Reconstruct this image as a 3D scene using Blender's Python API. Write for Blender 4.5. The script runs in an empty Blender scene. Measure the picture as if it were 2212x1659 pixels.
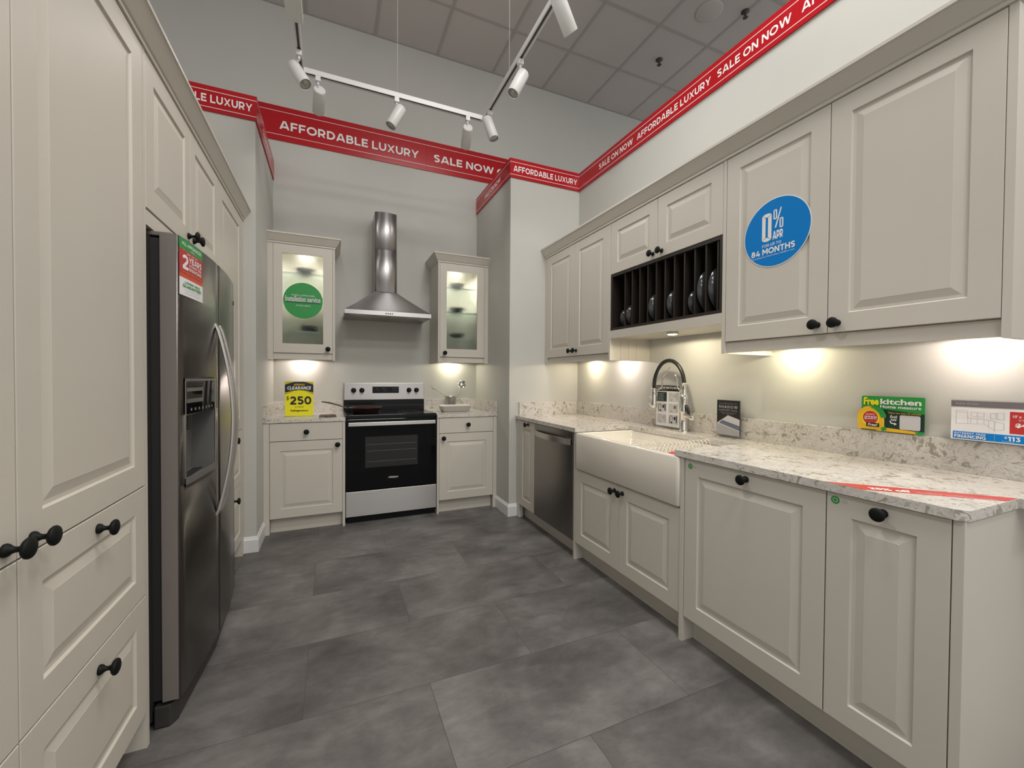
import bpy, math, random
from mathutils import Vector, Matrix
random.seed(7)
SC = bpy.context.scene
COL = SC.collection
PI = math.pi
# ------------------------------------------------------------------ camera
YAW, PIT, ROL, F, CH = .4097, -.0158, .0066, 895.33, 1.2307
cd = bpy.data.cameras.new('camera'); cam = bpy.data.objects.new('camera', cd); COL.objects.link(cam)
fw = Vector((math.sin(YAW)*math.cos(PIT), math.cos(YAW)*math.cos(PIT), math.sin(PIT)))
rt = Vector((math.cos(YAW), -math.sin(YAW), 0)); up = rt.cross(fw)
r2 = rt*math.cos(ROL) + up*math.sin(ROL); u2 = -rt*math.sin(ROL) + up*math.cos(ROL)
mm = Matrix((r2, u2, -fw)).transposed().to_4x4(); mm.translation = Vector((0, 0, CH)); cam.matrix_world = mm
cd.sensor_width = 36; cd.sensor_fit = 'HORIZONTAL'; cd.lens = F/2212*36; cd.clip_start = .02; cd.clip_end = 60
SC.camera = cam
# ------------------------------------------------------------------ view, world, added fill light
vs = SC.view_settings; vs.view_transform = 'Standard'; vs.look = 'None'; vs.exposure = 0.0; vs.gamma = 1; vs.use_curve_mapping = False
W = bpy.data.worlds.new('showroom_air'); SC.world = W; W.use_nodes = True
W.node_tree.nodes['Background'].inputs[0].default_value = (1, .985, .965, 1)
W.node_tree.nodes['Background'].inputs[1].default_value = .90
def area_light(x, y, z, sx, sy, e, c=(1, .97, .93)):
    l = bpy.data.lights.new('fill_light', 'AREA'); l.shape = 'RECTANGLE'; l.size = sx; l.size_y = sy; l.energy = e; l.color = c
    o = bpy.data.objects.new('fill_light', l); COL.objects.link(o); o.location = (x, y, z); return o
FILLS = [(.9, -.7), (2.3, -2.4), (-.5, -2.6), (1.15, 1.0)]
for tx, ty in FILLS: area_light(tx, ty, 4.52, 1.15, .55, 56)  # unseen overhead lights, added to lift the overall brightness
def spot_light(p, d, e, ang, c, blend=.6, r=.02, name='spot_light'):
    l = bpy.data.lights.new(name, 'SPOT'); l.energy = e; l.spot_size = math.radians(ang); l.spot_blend = blend; l.color = c; l.shadow_soft_size = r
    o = bpy.data.objects.new(name, l); COL.objects.link(o); o.location = p
    o.rotation_euler = Vector(d).to_track_quat('-Z', 'Y').to_euler(); return o
TRACK_E, PUCK_E = 9, 3.9
# ------------------------------------------------------------------ materials
def new_mat(n):
    m = bpy.data.materials.new(n); m.use_nodes = True; t = m.node_tree; return m, t, t.nodes['Principled BSDF']
def P(n, col, rough=.5, metal=0, **k):
    m, t, b = new_mat(n); b.inputs['Base Color'].default_value = (*col, 1); b.inputs['Roughness'].default_value = rough; b.inputs['Metallic'].default_value = metal
    for kk, v in k.items():
        key = {'spec': 'Specular IOR Level', 'trans': 'Transmission Weight', 'ior': 'IOR', 'coat': 'Coat Weight', 'aniso': 'Anisotropic', 'es': 'Emission Strength', 'alpha': 'Alpha'}[kk]
        b.inputs[key].default_value = v
    return m
def N(t, ty, **k):
    n = t.nodes.new(ty)
    for a, v in k.items(): setattr(n, a, v)
    return n
def noise_tex(t, scale, detail=4, rough=.55, dist=0, vec=None, stretch=None):
    n = N(t, 'ShaderNodeTexNoise'); n.inputs['Scale'].default_value = scale; n.inputs['Detail'].default_value = detail
    n.inputs['Roughness'].default_value = rough; n.inputs['Distortion'].default_value = dist
    if vec is None:
        vec = N(t, 'ShaderNodeTexCoord').outputs['Object']
    if stretch:
        mp = N(t, 'ShaderNodeMapping'); mp.inputs['Scale'].default_value = stretch; t.links.new(vec, mp.inputs['Vector']); vec = mp.outputs['Vector']
    t.links.new(vec, n.inputs['Vector']); return n
def ramp(t, inp, stops):
    r = N(t, 'ShaderNodeValToRGB'); e = r.color_ramp.elements
    while len(e) < len(stops): e.new(.5)
    for i, (p, c) in enumerate(stops): e[i].position = p; e[i].color = (*c, 1) if len(c) == 3 else c
    t.links.new(inp, r.inputs[0]); return r.outputs[0]
def mix(t, fac, a, b, mode='MIX'):
    m = N(t, 'ShaderNodeMix', data_type='RGBA', blend_type=mode)
    for s, v in ((0, fac), (6, a), (7, b)):
        if hasattr(v, 'links'): t.links.new(v, m.inputs[s])
        else: m.inputs[s].default_value = v if s == 0 else (*v, 1)
    return m.outputs[2]
def bump(t, b, h, st, dist=.01):
    n = N(t, 'ShaderNodeBump'); n.inputs['Strength'].default_value = st; n.inputs['Distance'].default_value = dist
    t.links.new(h, n.inputs['Height']); t.links.new(n.outputs[0], b.inputs['Normal'])
def painted(n, col, rough, sc=30, st=.04, var=.03):
    m, t, b = new_mat(n); nz = noise_tex(t, 1.3, 3)
    c = ramp(t, nz.outputs[0], [(.3, tuple(x*(1-var) for x in col)), (.7, tuple(x*(1+var) for x in col))])
    t.links.new(c, b.inputs['Base Color']); b.inputs['Roughness'].default_value = rough
    bump(t, b, noise_tex(t, sc*10, 2).outputs[0], st, .002); return m
CAB = painted('cabinet_paint', (.580, .548, .484), .42)
WALL = painted('wall_paint', (.525, .525, .492), .85, 40, .08)
TRIMW = painted('trim_white', (.74, .75, .76), .4)
CEIL = painted('ceiling_tile', (.50, .47, .45), .95, 60, .2)
GRID = P('ceiling_grid_metal', (.38, .355, .34), .6)
BLACK = P('black_knob', (.004, .005, .005), .55, spec=.2)
SINK = P('fireclay', (.74, .695, .61), .12, coat=.5)
CERAM = P('white_ceramic', (.62, .60, .56), .15)
CHROME = P('chrome', (.80, .79, .76), .06, 1)
RUBBER = P('black_rubber', (.012, .014, .014), .4)
BGLASS = P('black_glass', (.003, .003, .0035), .05, spec=.22)
BENAM = P('black_enamel', (.005, .005, .006), .22, spec=.25)
WINGL = P('oven_window', (.022, .021, .020), .1)
PLATE = P('slate_plate', (.045, .047, .050), .18)
RACK = P('rack_dark_brown', (.018, .013, .010), .45)
PANM = P('pan_bronze', (.10, .052, .040), .28, .6)
PANH = P('pan_handle', (.10, .072, .050), .45)
WOOD = P('dark_wood', (.12, .075, .045), .5)
TRACKW = P('track_white', (.72, .72, .71), .35)
LENS = P('lamp_lens', (.42, .41, .37), .15, .3)
RECESS = P('dispenser_grey', (.13, .128, .125), .35)
DARKG = P('dark_grey_plastic', (.035, .032, .030), .5)
PUCKW = P('lamp_lit', (1, .9, .7), .4, es=14.0)
PUCKW.node_tree.nodes['Principled BSDF'].inputs['Emission Color'].default_value = (1, .88, .62, 1)
def clear_glass(n, tint, gloss=.07):
    m = bpy.data.materials.new(n); m.use_nodes = True; t = m.node_tree; t.nodes.remove(t.nodes['Principled BSDF'])
    a = t.nodes.new('ShaderNodeBsdfTransparent'); a.inputs[0].default_value = (*tint, 1); b = t.nodes.new('ShaderNodeBsdfGlossy'); b.inputs['Roughness'].default_value = .04
    x = t.nodes.new('ShaderNodeMixShader'); x.inputs[0].default_value = gloss; t.links.new(a.outputs[0], x.inputs[1]); t.links.new(b.outputs[0], x.inputs[2]); t.links.new(x.outputs[0], t.nodes['Material Output'].inputs[0]); return m
FROST = P('frosted_glass', (.96, .97, .95), .6, trans=1, ior=1.22)
SHELFG = clear_glass('shelf_glass', (.90, .945, .935), .08)
ACRYL = clear_glass('acrylic', (.95, .96, .96), .10)
SHELFE = P('shelf_glass_edge', (.16, .27, .26), .2)
RED = P('banner_red', (.43, .007, .013), .24)
WHITE = P('print_white', (.80, .80, .80), .45)
BLUE = P('print_blue', (0, .20, .60), .6, spec=.2)
GREEN = P('print_green', (.018, .29, .055), .4)
DGREEN = P('print_dark_green', (.004, .030, .022), .4)
YELL = P('print_yellow', (.84, .77, .008), .4)
ORYEL = P('print_amber', (.80, .48, .02), .4)
ORANGE = P('print_orange', (.62, .085, .03), .4)
PRED = P('print_red', (.50, .03, .03), .4)
PBLACK = P('print_black', (.012, .013, .015), .4)
PGREY = P('print_grey', (.16, .15, .16), .4)
MGREY = P('print_mid_grey', (.40, .40, .42), .4)
LGREY = P('print_light_grey', (.58, .57, .59), .45)
PBLUE = P('print_slate_blue', (.13, .15, .22), .4)
PINK = P('print_pale_pink', (.72, .40, .40), .4)
INNER = P('cabinet_interior', (.62, .60, .53), .5)
GASKET = P('gasket_grey', (.022, .021, .021), .6)
STRIPR = P('counter_strip_red', (.52, .045, .04), .3)
def steel(n, col, rough, stretch, st=.05):
    m, t, b = new_mat(n); b.inputs['Metallic'].default_value = 1
    nz = noise_tex(t, 6, 6, .7, 0, None, stretch)
    c = ramp(t, nz.outputs[0], [(.3, tuple(x*.95 for x in col)), (.7, tuple(min(1, x*1.04) for x in col))])
    t.links.new(c, b.inputs['Base Color'])
    mr = N(t, 'ShaderNodeMapRange'); mr.inputs[3].default_value = rough*.85; mr.inputs[4].default_value = rough*1.2
    t.links.new(nz.outputs[0], mr.inputs[0]); t.links.new(mr.outputs[0], b.inputs['Roughness'])
    tg = N(t, 'ShaderNodeTangent', direction_type='RADIAL', axis='Z'); t.links.new(tg.outputs[0], b.inputs['Tangent']); b.inputs['Anisotropic'].default_value = .9; b.inputs['Anisotropic Rotation'].default_value = .25
    bump(t, b, nz.outputs[0], st, .001); return m
STEEL = steel('brushed_steel', (.43, .415, .40), .33, (.3, .3, 90), .004)
STEELV = steel('brushed_steel_chimney', (.52, .51, .51), .36, (.3, .3, 90), .0)
FRIDGE = steel('fridge_dark_steel', (.135, .125, .117), .30, (60, 60, 1), .03)
FRIDGE_SIDE = P('fridge_side_grey', (.17, .150, .136), .5)
DISHW = steel('dishwasher_steel', (.27, .255, .245), .24, (60, 60, 1), .03)
HANDLE = steel('handle_steel', (.48, .46, .435), .32, (60, 60, 1))
def quartz():
    m, t, b = new_mat('quartz_marble'); tc = N(t, 'ShaderNodeTexCoord').outputs['Object']
    warp = noise_tex(t, 9, 3, .5, 0, tc)
    wv = N(t, 'ShaderNodeVectorMath', operation='MULTIPLY_ADD'); t.links.new(warp.outputs['Color'], wv.inputs[0]); wv.inputs[1].default_value = (.16, .16, .16); t.links.new(tc, wv.inputs[2])
    a = noise_tex(t, 17, 5, .62, 1.6, wv.outputs[0]); bb = noise_tex(t, 46, 4, .6, 2.2, wv.outputs[0]); c3 = noise_tex(t, 5, 3, .5, .5, tc)
    base = ramp(t, c3.outputs[0], [(.3, (.60, .57, .53)), (.7, (.68, .65, .61))])
    f1 = ramp(t, a.outputs[0], [(.55, (0, 0, 0)), (.61, (1, 1, 1))])
    f2 = ramp(t, bb.outputs[0], [(.56, (0, 0, 0)), (.61, (1, 1, 1))])
    v1 = ramp(t, a.outputs[0], [(.465, (0, 0, 0)), (.485, (1, 1, 1)), (.505, (0, 0, 0))])
    c = mix(t, f1, base, (.33, .30, .25)); c2 = mix(t, f2, c, (.35, .32, .27))
    f1b = mix(t, .35, c2, c); o = mix(t, v1, f1b, (.27, .26, .23)); o2 = mix(t, .45, f1b, o)
    t.links.new(o2, b.inputs['Base Color']); b.inputs['Roughness'].default_value = .14; return m
QUARTZ = quartz()
def floor_mat():
    m, t, b = new_mat('slate_vinyl_tile'); tc = N(t, 'ShaderNodeTexCoord').outputs['Object']
    mp = N(t, 'ShaderNodeMapping'); mp.inputs['Location'].default_value = (.097, -.269, 0); t.links.new(tc, mp.inputs['Vector'])
    br = N(t, 'ShaderNodeTexBrick'); t.links.new(mp.outputs[0], br.inputs['Vector'])
    br.inputs['Scale'].default_value = 1; br.inputs['Brick Width'].default_value = .914; br.inputs['Row Height'].default_value = .457
    br.inputs['Mortar Size'].default_value = .0011; br.inputs['Mortar Smooth'].default_value = 0; br.inputs['Bias'].default_value = 0
    br.inputs['Color1'].default_value = (0, 0, 0, 1); br.inputs['Color2'].default_value = (1, 1, 1, 1); br.inputs['Mortar'].default_value = (.5, .5, .5, 1)
    # per-tile shift so the mottling breaks at the joints
    sh = N(t, 'ShaderNodeVectorMath', operation='MULTIPLY_ADD'); t.links.new(br.outputs['Color'], sh.inputs[0]); sh.inputs[1].default_value = (7, 5, 3); t.links.new(tc, sh.inputs[2])
    n1 = noise_tex(t, 2.3, 8, .62, .3, sh.outputs[0]); n2 = noise_tex(t, 11, 6, .7, .4, sh.outputs[0], (.45, 1, 1))
    c1 = ramp(t, n1.outputs[0], [(.32, (.078, .073, .071)), (.5, (.124, .117, .113)), (.68, (.190, .182, .174))])
    c2 = ramp(t, n2.outputs[0], [(.30, (.35, .35, .35)), (.52, (.5, .5, .5)), (.75, (.68, .68, .67))])
    o = mix(t, .85, c1, c2, 'OVERLAY')
    tone = ramp(t, br.outputs['Color'], [(0, (.44, .44, .44)), (1, (.56, .56, .56))])
    o = mix(t, .6, o, tone, 'OVERLAY')
    o = mix(t, br.outputs['Fac'], o, (.060, .056, .055))
    t.links.new(o, b.inputs['Base Color']); b.inputs['Roughness'].default_value = .42; b.inputs['Specular IOR Level'].default_value = .35
    bump(t, b, n2.outputs[0], .10, .003); return m
FLOOR = floor_mat()
# ------------------------------------------------------------------ mesh builder
class M:
    def __init__(s): s.v = []; s.f = []; s.m = []; s.s = []; s.mats = []
    def mi(s, m):
        if m not in s.mats: s.mats.append(m)
        return s.mats.index(m)
    def add(s, vs, fs, mat, smooth=False):
        o = len(s.v); i = s.mi(mat); s.v += [tuple(v) for v in vs]
        for f in fs: s.f.append([a+o for a in f]); s.m.append(i); s.s.append(smooth)
        return s
    def box(s, x0, x1, y0, y1, z0, z1, mat):
        if x0 > x1: x0, x1 = x1, x0
        if y0 > y1: y0, y1 = y1, y0
        if z0 > z1: z0, z1 = z1, z0
        return s.add([(x0, y0, z0), (x1, y0, z0), (x1, y1, z0), (x0, y1, z0), (x0, y0, z1), (x1, y0, z1), (x1, y1, z1), (x0, y1, z1)],
                     [(0, 3, 2, 1), (4, 5, 6, 7), (0, 1, 5, 4), (1, 2, 6, 5), (2, 3, 7, 6), (3, 0, 4, 7)], mat)
    def rings(s, rings, mat, smooth=True, cap0=True, cap1=True, closed=True):
        n = len(rings[0]); vs = [p for r in rings for p in r]; fs = []
        for i in range(len(rings)-1):
            for j in range(n if closed else n-1):
                k = (j+1) % n; fs.append((i*n+j, i*n+k, (i+1)*n+k, (i+1)*n+j))
        s.add(vs, fs, mat, smooth)
        if cap0: s.add(rings[0], [list(range(n))[::-1]], mat)
        if cap1: s.add(rings[-1], [list(range(n))], mat)
        return s
    def lathe(s, prof, mat, org=(0, 0, 0), ax=(0, 0, 1), n=24, cap0=True, cap1=True):
        a = Vector(ax).normalized(); t = a.orthogonal().normalized(); b = a.cross(t); o = Vector(org)
        rs = [[tuple(o + a*h + (t*math.cos(2*PI*i/n) + b*math.sin(2*PI*i/n))*max(r, 1e-5)) for i in range(n)] for r, h in prof]
        return s.rings(rs, mat, True, cap0, cap1)
    def cyl(s, p, q, r, mat, n=20, r2=None):
        p = Vector(p); q = Vector(q); return s.lathe([(r, 0), (r if r2 is None else r2, (q-p).length)], mat, p, q-p, n)
    def tube(s, pts, r, mat, n=10, closed=False):
        pts = [Vector(p) for p in pts]; rs = []; prev = None
        for i, p in enumerate(pts):
            d = (pts[min(i+1, len(pts)-1)] - pts[max(i-1, 0)]).normalized()
            if prev is None: t = d.orthogonal().normalized()
            else: t = (prev - d*prev.dot(d)).normalized()
            prev = t; b = d.cross(t); rr = r[i] if isinstance(r, (list, tuple)) else r
            rs.append([tuple(p + (t*math.cos(2*PI*k/n) + b*math.sin(2*PI*k/n))*rr) for k in range(n)])
        return s.rings(rs, mat)
    def prism(s, poly, h0, h1, mat, axis='y', smooth=False):
        # poly: 2D points; axis 'y': (x,z) extruded in y ; 'z': (x,y) ; 'x': (y,z)
        f = {'y': lambda p, h: (p[0], h, p[1]), 'z': lambda p, h: (p[0], p[1], h), 'x': lambda p, h: (h, p[0], p[1])}[axis]
        n = len(poly); A = [f(p, h0) for p in poly]; B = [f(p, h1) for p in poly]
        s.add(A+B, [(i, (i+1) % n, n+(i+1) % n, n+i) for i in range(n)], mat, smooth)
        s.add(A, [list(range(n))[::-1]], mat); s.add(B, [list(range(n))], mat); return s
    def sweep(s, path, prof, mat):
        # path in plan, prof (outward offset to the right of travel, z); closed profile, mitred corners
        n = len(path); rs = []
        for i, p in enumerate(path):
            p = Vector(p)
            d1 = (p - Vector(path[i-1])).normalized() if i else None
            d2 = (Vector(path[i+1]) - p).normalized() if i < n-1 else None
            if d1 is None: d1 = d2
            if d2 is None: d2 = d1
            n1 = Vector((d1.y, -d1.x)); n2 = Vector((d2.y, -d2.x)); mn = (n1+n2).normalized(); k = 1/max(.2, mn.dot(n1))
            rs.append([(p.x+mn.x*o*k, p.y+mn.y*o*k, z) for o, z in prof])
        return s.rings(rs, mat, False)
    def build(s, name, parent=None, bevel=0, loc=None, rz=0, seg=2, subs=0):
        me = bpy.data.meshes.new(name); me.from_pydata(s.v, [], s.f)
        for m in s.mats: me.materials.append(m)
        me.polygons.foreach_set('material_index', s.m); me.polygons.foreach_set('use_smooth', s.s); me.update()
        import bmesh
        bm = bmesh.new(); bm.from_mesh(me); bmesh.ops.remove_doubles(bm, verts=bm.verts, dist=1e-6); bmesh.ops.recalc_face_normals(bm, faces=bm.faces); bm.to_mesh(me); bm.free()
        o = bpy.data.objects.new(name, me); COL.objects.link(o)
        if parent: o.parent = parent
        if loc: o.location = loc
        o.rotation_euler.z = rz
        if bevel:
            b = o.modifiers.new('Bevel', 'BEVEL'); b.width = bevel; b.segments = seg; b.limit_method = 'ANGLE'; b.angle_limit = math.radians(40)
            b.harden_normals = False
        return o
def tag(o, label=None, cat=None, group=None, kind=None):
    for k, v in (('label', label), ('category', cat), ('group', group), ('kind', kind)):
        if v: o[k] = v
    return o
def thing(name, label, cat, loc=(0, 0, 0), rz=0, group=None):
    o = bpy.data.objects.new(name, None); o.empty_display_size = .05; COL.objects.link(o); o.location = loc; o.rotation_euler.z = rz
    return tag(o, label, cat, group)
def kids(o): return [c for c in bpy.data.objects if c.parent == o]
def copy_tree(o, parent=None):
    c = o.copy(); COL.objects.link(c); c.parent = parent
    for k in kids(o): copy_tree(k, c)
    return c
FACE_B, FACE_R, FACE_L = 0, -PI/2, PI/2       # facing the camera end (-y), facing left (-x), facing right (+x)
# ------------------------------------------------------------------ lettering (built-in font, turned into mesh)
_tc = {}
def text_geo(txt, bold=.02, shear=0, sp=1.0):
    k = (txt, bold, shear, sp)
    if k in _tc: return _tc[k]
    cu = bpy.data.curves.new('lettering', 'FONT'); cu.body = txt; cu.size = 1; cu.offset = bold; cu.shear = shear; cu.space_character = sp; cu.resolution_u = 3
    ob = bpy.data.objects.new('lettering', cu); COL.objects.link(ob)
    dg = bpy.context.evaluated_depsgraph_get(); dg.update()
    me = bpy.data.meshes.new_from_object(ob.evaluated_get(dg))
    vs = [tuple(v.co) for v in me.vertices]; fs = [list(p.vertices) for p in me.polygons]
    bpy.data.objects.remove(ob); bpy.data.curves.remove(cu); bpy.data.meshes.remove(me)
    _tc[k] = (vs, fs); return vs, fs
def put_text(m, txt, x0, x1, z0, z1, mat, y=-.0008, bold=.02, shear=0, sp=1.0, rot=0, bold_full=None):
    vs, fs = text_geo(txt, bold, shear, sp)
    ax = min(v[0] for v in vs); bx = max(v[0] for v in vs); az = min(v[1] for v in vs); bz = max(v[1] for v in vs)
    out = []
    for v in vs:
        X = x0 + (v[0]-ax)/(bx-ax)*(x1-x0); Z = z0 + (v[1]-az)/(bz-az)*(z1-z0); out.append((X, y, Z))
    m.add(out, fs, mat); return m

# heavy geometric capitals drawn as strokes (cap height 1, pen .2), for the printed headlines
def _arc(cx, cy, rx, ry, a0, a1, n=14): return [(cx+rx*math.cos(math.radians(a0+(a1-a0)*i/n)), cy+ry*math.sin(math.radians(a0+(a1-a0)*i/n))) for i in range(n+1)]
GL = {
 'A': (.98, [[(.085, 0), (.44, 1.0)], [(.895, 0), (.54, 1.0)], [(.25, .28), (.73, .28)]]),
 'B': (.80, [[(.1, 0), (.1, 1)], [(.1, .9), (.44, .9)] + _arc(.44, .715, .2, .185, 90, -90)[1:] + [(.1, .53)], [(.1, .53), (.47, .53)] + _arc(.47, .315, .23, .215, 90, -90)[1:] + [(.1, .1)]]),
 'C': (.84, [_arc(.50, .5, .41, .4, 48, 312, 24)]),
 'D': (.88, [[(.1, 0), (.1, 1)], [(.1, .9), (.36, .9)] + _arc(.36, .5, .42, .4, 90, -90, 20)[1:] + [(.1, .1)]]),
 'E': (.72, [[(.1, 0), (.1, 1)], [(.1, .9), (.70, .9)], [(.1, .505), (.64, .505)], [(.1, .1), (.72, .1)]]),
 'F': (.70, [[(.1, 0), (.1, 1)], [(.1, .9), (.70, .9)], [(.1, .47), (.63, .47)]]),
 'G': (.90, [_arc(.50, .5, .41, .4, 48, 330, 24), [(.80, .02), (.80, .5)], [(.55, .45), (.85, .45)]]),
 'H': (.86, [[(.1, 0), (.1, 1)], [(.76, 0), (.76, 1)], [(.1, .5), (.76, .5)]]),
 'I': (.2, [[(.1, 0), (.1, 1)]]),
 'K': (.86, [[(.1, 0), (.1, 1)], [(.12, .36), (.76, 1.0)], [(.36, .6), (.80, 0)]]),
 'L': (.68, [[(.1, 0), (.1, 1)], [(.1, .1), (.68, .1)]]),
 'M': (1.04, [[(.1, 0), (.1, 1)], [(.94, 0), (.94, 1)], [(.12, .98), (.52, .30)], [(.92, .98), (.52, .30)]]),
 'N': (.88, [[(.1, 0), (.1, 1)], [(.78, 0), (.78, 1)], [(.13, .96), (.75, .04)]]),
 'O': (1.04, [_arc(.52, .5, .43, .4, 0, 360, 36)]),
 'P': (.78, [[(.1, 0), (.1, 1)], [(.1, .9), (.42, .9)] + _arc(.42, .62, .26, .28, 90, -90)[1:] + [(.1, .34)]]),
 'R': (.82, [[(.1, 0), (.1, 1)], [(.1, .9), (.42, .9)] + _arc(.42, .635, .26, .265, 90, -90)[1:] + [(.1, .37)], [(.42, .34), (.70, 0)]]),
 'S': (.74, [_arc(.40, .715, .28, .185, 32, 180, 12)[:-1] + [(.13, .68), (.19, .59), (.37, .525), (.55, .46), (.62, .37), (.60, .24)] + _arc(.36, .285, .26, .185, -30, -145, 10)]),
 'T': (.80, [[(.4, 0), (.4, 1)], [(0, .9), (.8, .9)]]),
 'U': (.86, [[(.1, 1), (.1, .45)] + _arc(.43, .43, .33, .33, 180, 360, 16)[1:-1] + [(.76, .45), (.76, 1)]]),
 'V': (.98, [[(.09, 1), (.46, 0)], [(.89, 1), (.52, 0)]]),
 'W': (1.42, [[(.09, 1), (.39, 0)], [(.68, 1), (.39, 0)], [(.74, 1), (1.03, 0)], [(1.33, 1), (1.03, 0)]]),
 'X': (.90, [[(.10, 1), (.79, 0)], [(.80, 1), (.11, 0)]]),
 'Y': (.88, [[(.07, 1), (.44, .40)], [(.81, 1), (.44, .40)], [(.44, 0), (.44, .42)]]),
 '0': (.80, [_arc(.40, .5, .30, .4, 0, 360, 30)]),
 '1': (.42, [[(.32, 0), (.32, 1)], [(.0, .9), (.3, .9)]]),
 '2': (.74, [_arc(.36, .66, .26, .24, 160, -30, 12) + [(.10, .12)], [(.05, .1), (.74, .1)]]),
 '3': (.74, [[(.06, .9), (.60, .9), (.34, .60)], _arc(.34, .32, .28, .23, 92, -140, 14)]),
 '4': (.84, [[(.50, .98), (.10, .30)], [(.02, .26), (.82, .26)], [(.60, 0), (.60, .55)]]),
 '5': (.76, [[(.66, .9), (.19, .9), (.16, .55)], [(.14, .56), (.36, .56)] + _arc(.36, .33, .28, .23, 90, -145, 14)[1:]]),
 '8': (.78, [_arc(.39, .73, .23, .18, 0, 360, 24), _arc(.39, .32, .29, .22, 0, 360, 24)]),
 ' ': (.34, []),
}
def stroke_geo(pts, w):
    n = len(pts); closed = n > 3 and math.dist(pts[0], pts[-1]) < 1e-4
    if closed: pts = pts[:-1]; n -= 1
    L_, R_ = [], []
    for i in range(n):
        p = Vector(pts[i]); a = Vector(pts[i-1]) if (i or closed) else None; b = Vector(pts[(i+1) % n]) if (i < n-1 or closed) else None
        d1 = (p-a).normalized() if a is not None else (b-p).normalized(); d2 = (b-p).normalized() if b is not None else d1
        n1 = Vector((-d1.y, d1.x)); n2 = Vector((-d2.y, d2.x)); q = (n1+n2)
        q = q.normalized() if q.length > 1e-3 else n1; k = min(1.5, 1/max(.3, q.dot(n1)))
        L_.append(p+q*w/2*k); R_.append(p-q*w/2*k)
    fs = [(i, (i+1) % n, n+(i+1) % n, n+i) for i in range(n if closed else n-1)]
    return [tuple(v) for v in L_+R_], fs
def put_caps(m, txt, x0, x1, z0, z1, mat, y=-.0008, pen=.2, gap=.13, shear=0):
    vs = []; fs = []; yo = []; cx = 0; ns = 0
    for ch in txt:
        adv, st = GL[ch]
        for pl in st:
            v, f = stroke_geo([(cx+a, b) for a, b in pl], pen); o = len(vs); vs += v; ns += 1; yo += [(ns % 4)*-3e-5]*len(v); fs += [tuple(i+o for i in q) for q in f]
        cx += adv + (gap if ch != ' ' else 0)
    W_ = cx-gap; out = []
    for (a, b), dy in zip(vs, yo):
        b = min(1, max(0, b)); out.append((x0+(a+shear*b)/(W_+shear)*(x1-x0), y+dy, z0+b*(z1-z0)))
    m.add(out, fs, mat); return m
# ------------------------------------------------------------------ recurring parts (local frame: x across, z up, front faces -y)
def door_mesh(w, h, m=.072, th=.020, mat=None):
    # raised-panel front: outer slab, sharp groove, flat field, bevel up to the raised centre
    mat = mat or CAB; o = M()
    def rect(i, y): return [(i, y, i), (w-i, y, i), (w-i, y, h-i), (i, y, h-i)]
    prof = [(0, 0), (0, -th+.0015), (.0015, -th), (m, -th), (m+.004, -th+.0065), (m+.014, -th+.0065), (m+.038, -th+.0010), (m+.0385, -th+.0005)]
    rs = [rect(i, y) for i, y in prof]
    o.rings(rs, mat, False, True, True); return o
def slab_mesh(w, h, th=.020):
    o = M(); rs = [[(i, y, i), (w-i, y, i), (w-i, y, h-i), (i, y, h-i)] for i, y in [(0, 0), (0, -th+.0015), (.0015, -th)]]
    return o.rings(rs, CAB, False)
KP = [(.0125, 0), (.0130, .003), (.0115, .007), (.0075, .011), (.0055, .016), (.0055, .021), (.0085, .025), (.0165, .0285), (.0200, .032), (.0205, .0355), (.0185, .0385), (.013, .041), (.006, .042), (0, .0422)]
_knob = None
def knob(parent, x, z, y=-.020):
    global _knob
    if _knob is None:
        _knob = M().lathe(KP, BLACK, (0, 0, 0), (0, -1, 0), 24).build('knob', parent); o = _knob
    else:
        o = bpy.data.objects.new('knob', _knob.data); COL.objects.link(o); o.parent = parent
    o.location = (x, y, z); return o
def door(parent, x0, x1, z0, z1, kn=None, name='door', m=.072, flat=False, g=.0015):
    """kn: knob position (x,z) in the cabinet's own frame"""
    w, h = x1-x0-2*g, z1-z0-2*g
    d = (slab_mesh(w, h) if flat else door_mesh(w, h, m)).build(name, parent); d.location = (x0+g, 0, z0+g)
    if kn: knob(d, kn[0]-x0-g, kn[1]-z0-g)
    return d
def carcass(parent, x0, x1, z0, z1, d, inset=.002, name='body'):
    return M().box(x0, x1, inset, d, z0, z1, CAB).build(name, parent)
# ================================================================== the setting
XW, YW, YJ, XJR, XJL, YJL = 2.14, 4.29, 3.365, 1.436, -.485, 3.36
ZS, ZC = 3.14, 4.547
def struct(o): o['kind'] = 'structure'; return o
struct(M().box(-6, 7, -5, 4.6, -.05, 0, FLOOR).build('floor'))
struct(M().box(-6, 7, -5, 4.6, ZC, ZC+.05, CEIL).build('ceiling'))
g = M(); gx = .388 - .6096*10
while gx < 7: g.box(gx-.012, gx+.012, -5, YW, ZC-.004, ZC+.002, GRID); gx += .6096
gy = YW - .6096
while gy > -5: g.box(-6, 7, gy-.012, gy+.012, ZC-.0045, ZC+.002, GRID); gy -= .6096
g.box(-6, 7, YW-.02, YW, ZC-.005, ZC+.002, GRID)
struct(g.build('trim_1'))
struct(M().box(-6, 7, YW, YW+.12, 0, ZC, WALL).build('wall_back'))
struct(M().box(XW, XW+.12, -.6, YJ, 0, ZS, WALL).build('wall_right'))
struct(M().box(XJR, XW+.12, YJ, YW, 0, ZS, WALL).build('wall_back_right'))
struct(M().box(-1.32, XJL, YJL, YW, 0, ZS, WALL).build('wall_back_left'))
struct(M().box(-1.32, -1.20, -.6, YJL, 0, ZS, WALL).build('wall_left'))
BP = [(0, 0), (.014, 0), (.014, .085), (.011, .092), (.008, .096), (.006, .104), (.003, .108), (0, .108)]
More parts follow.
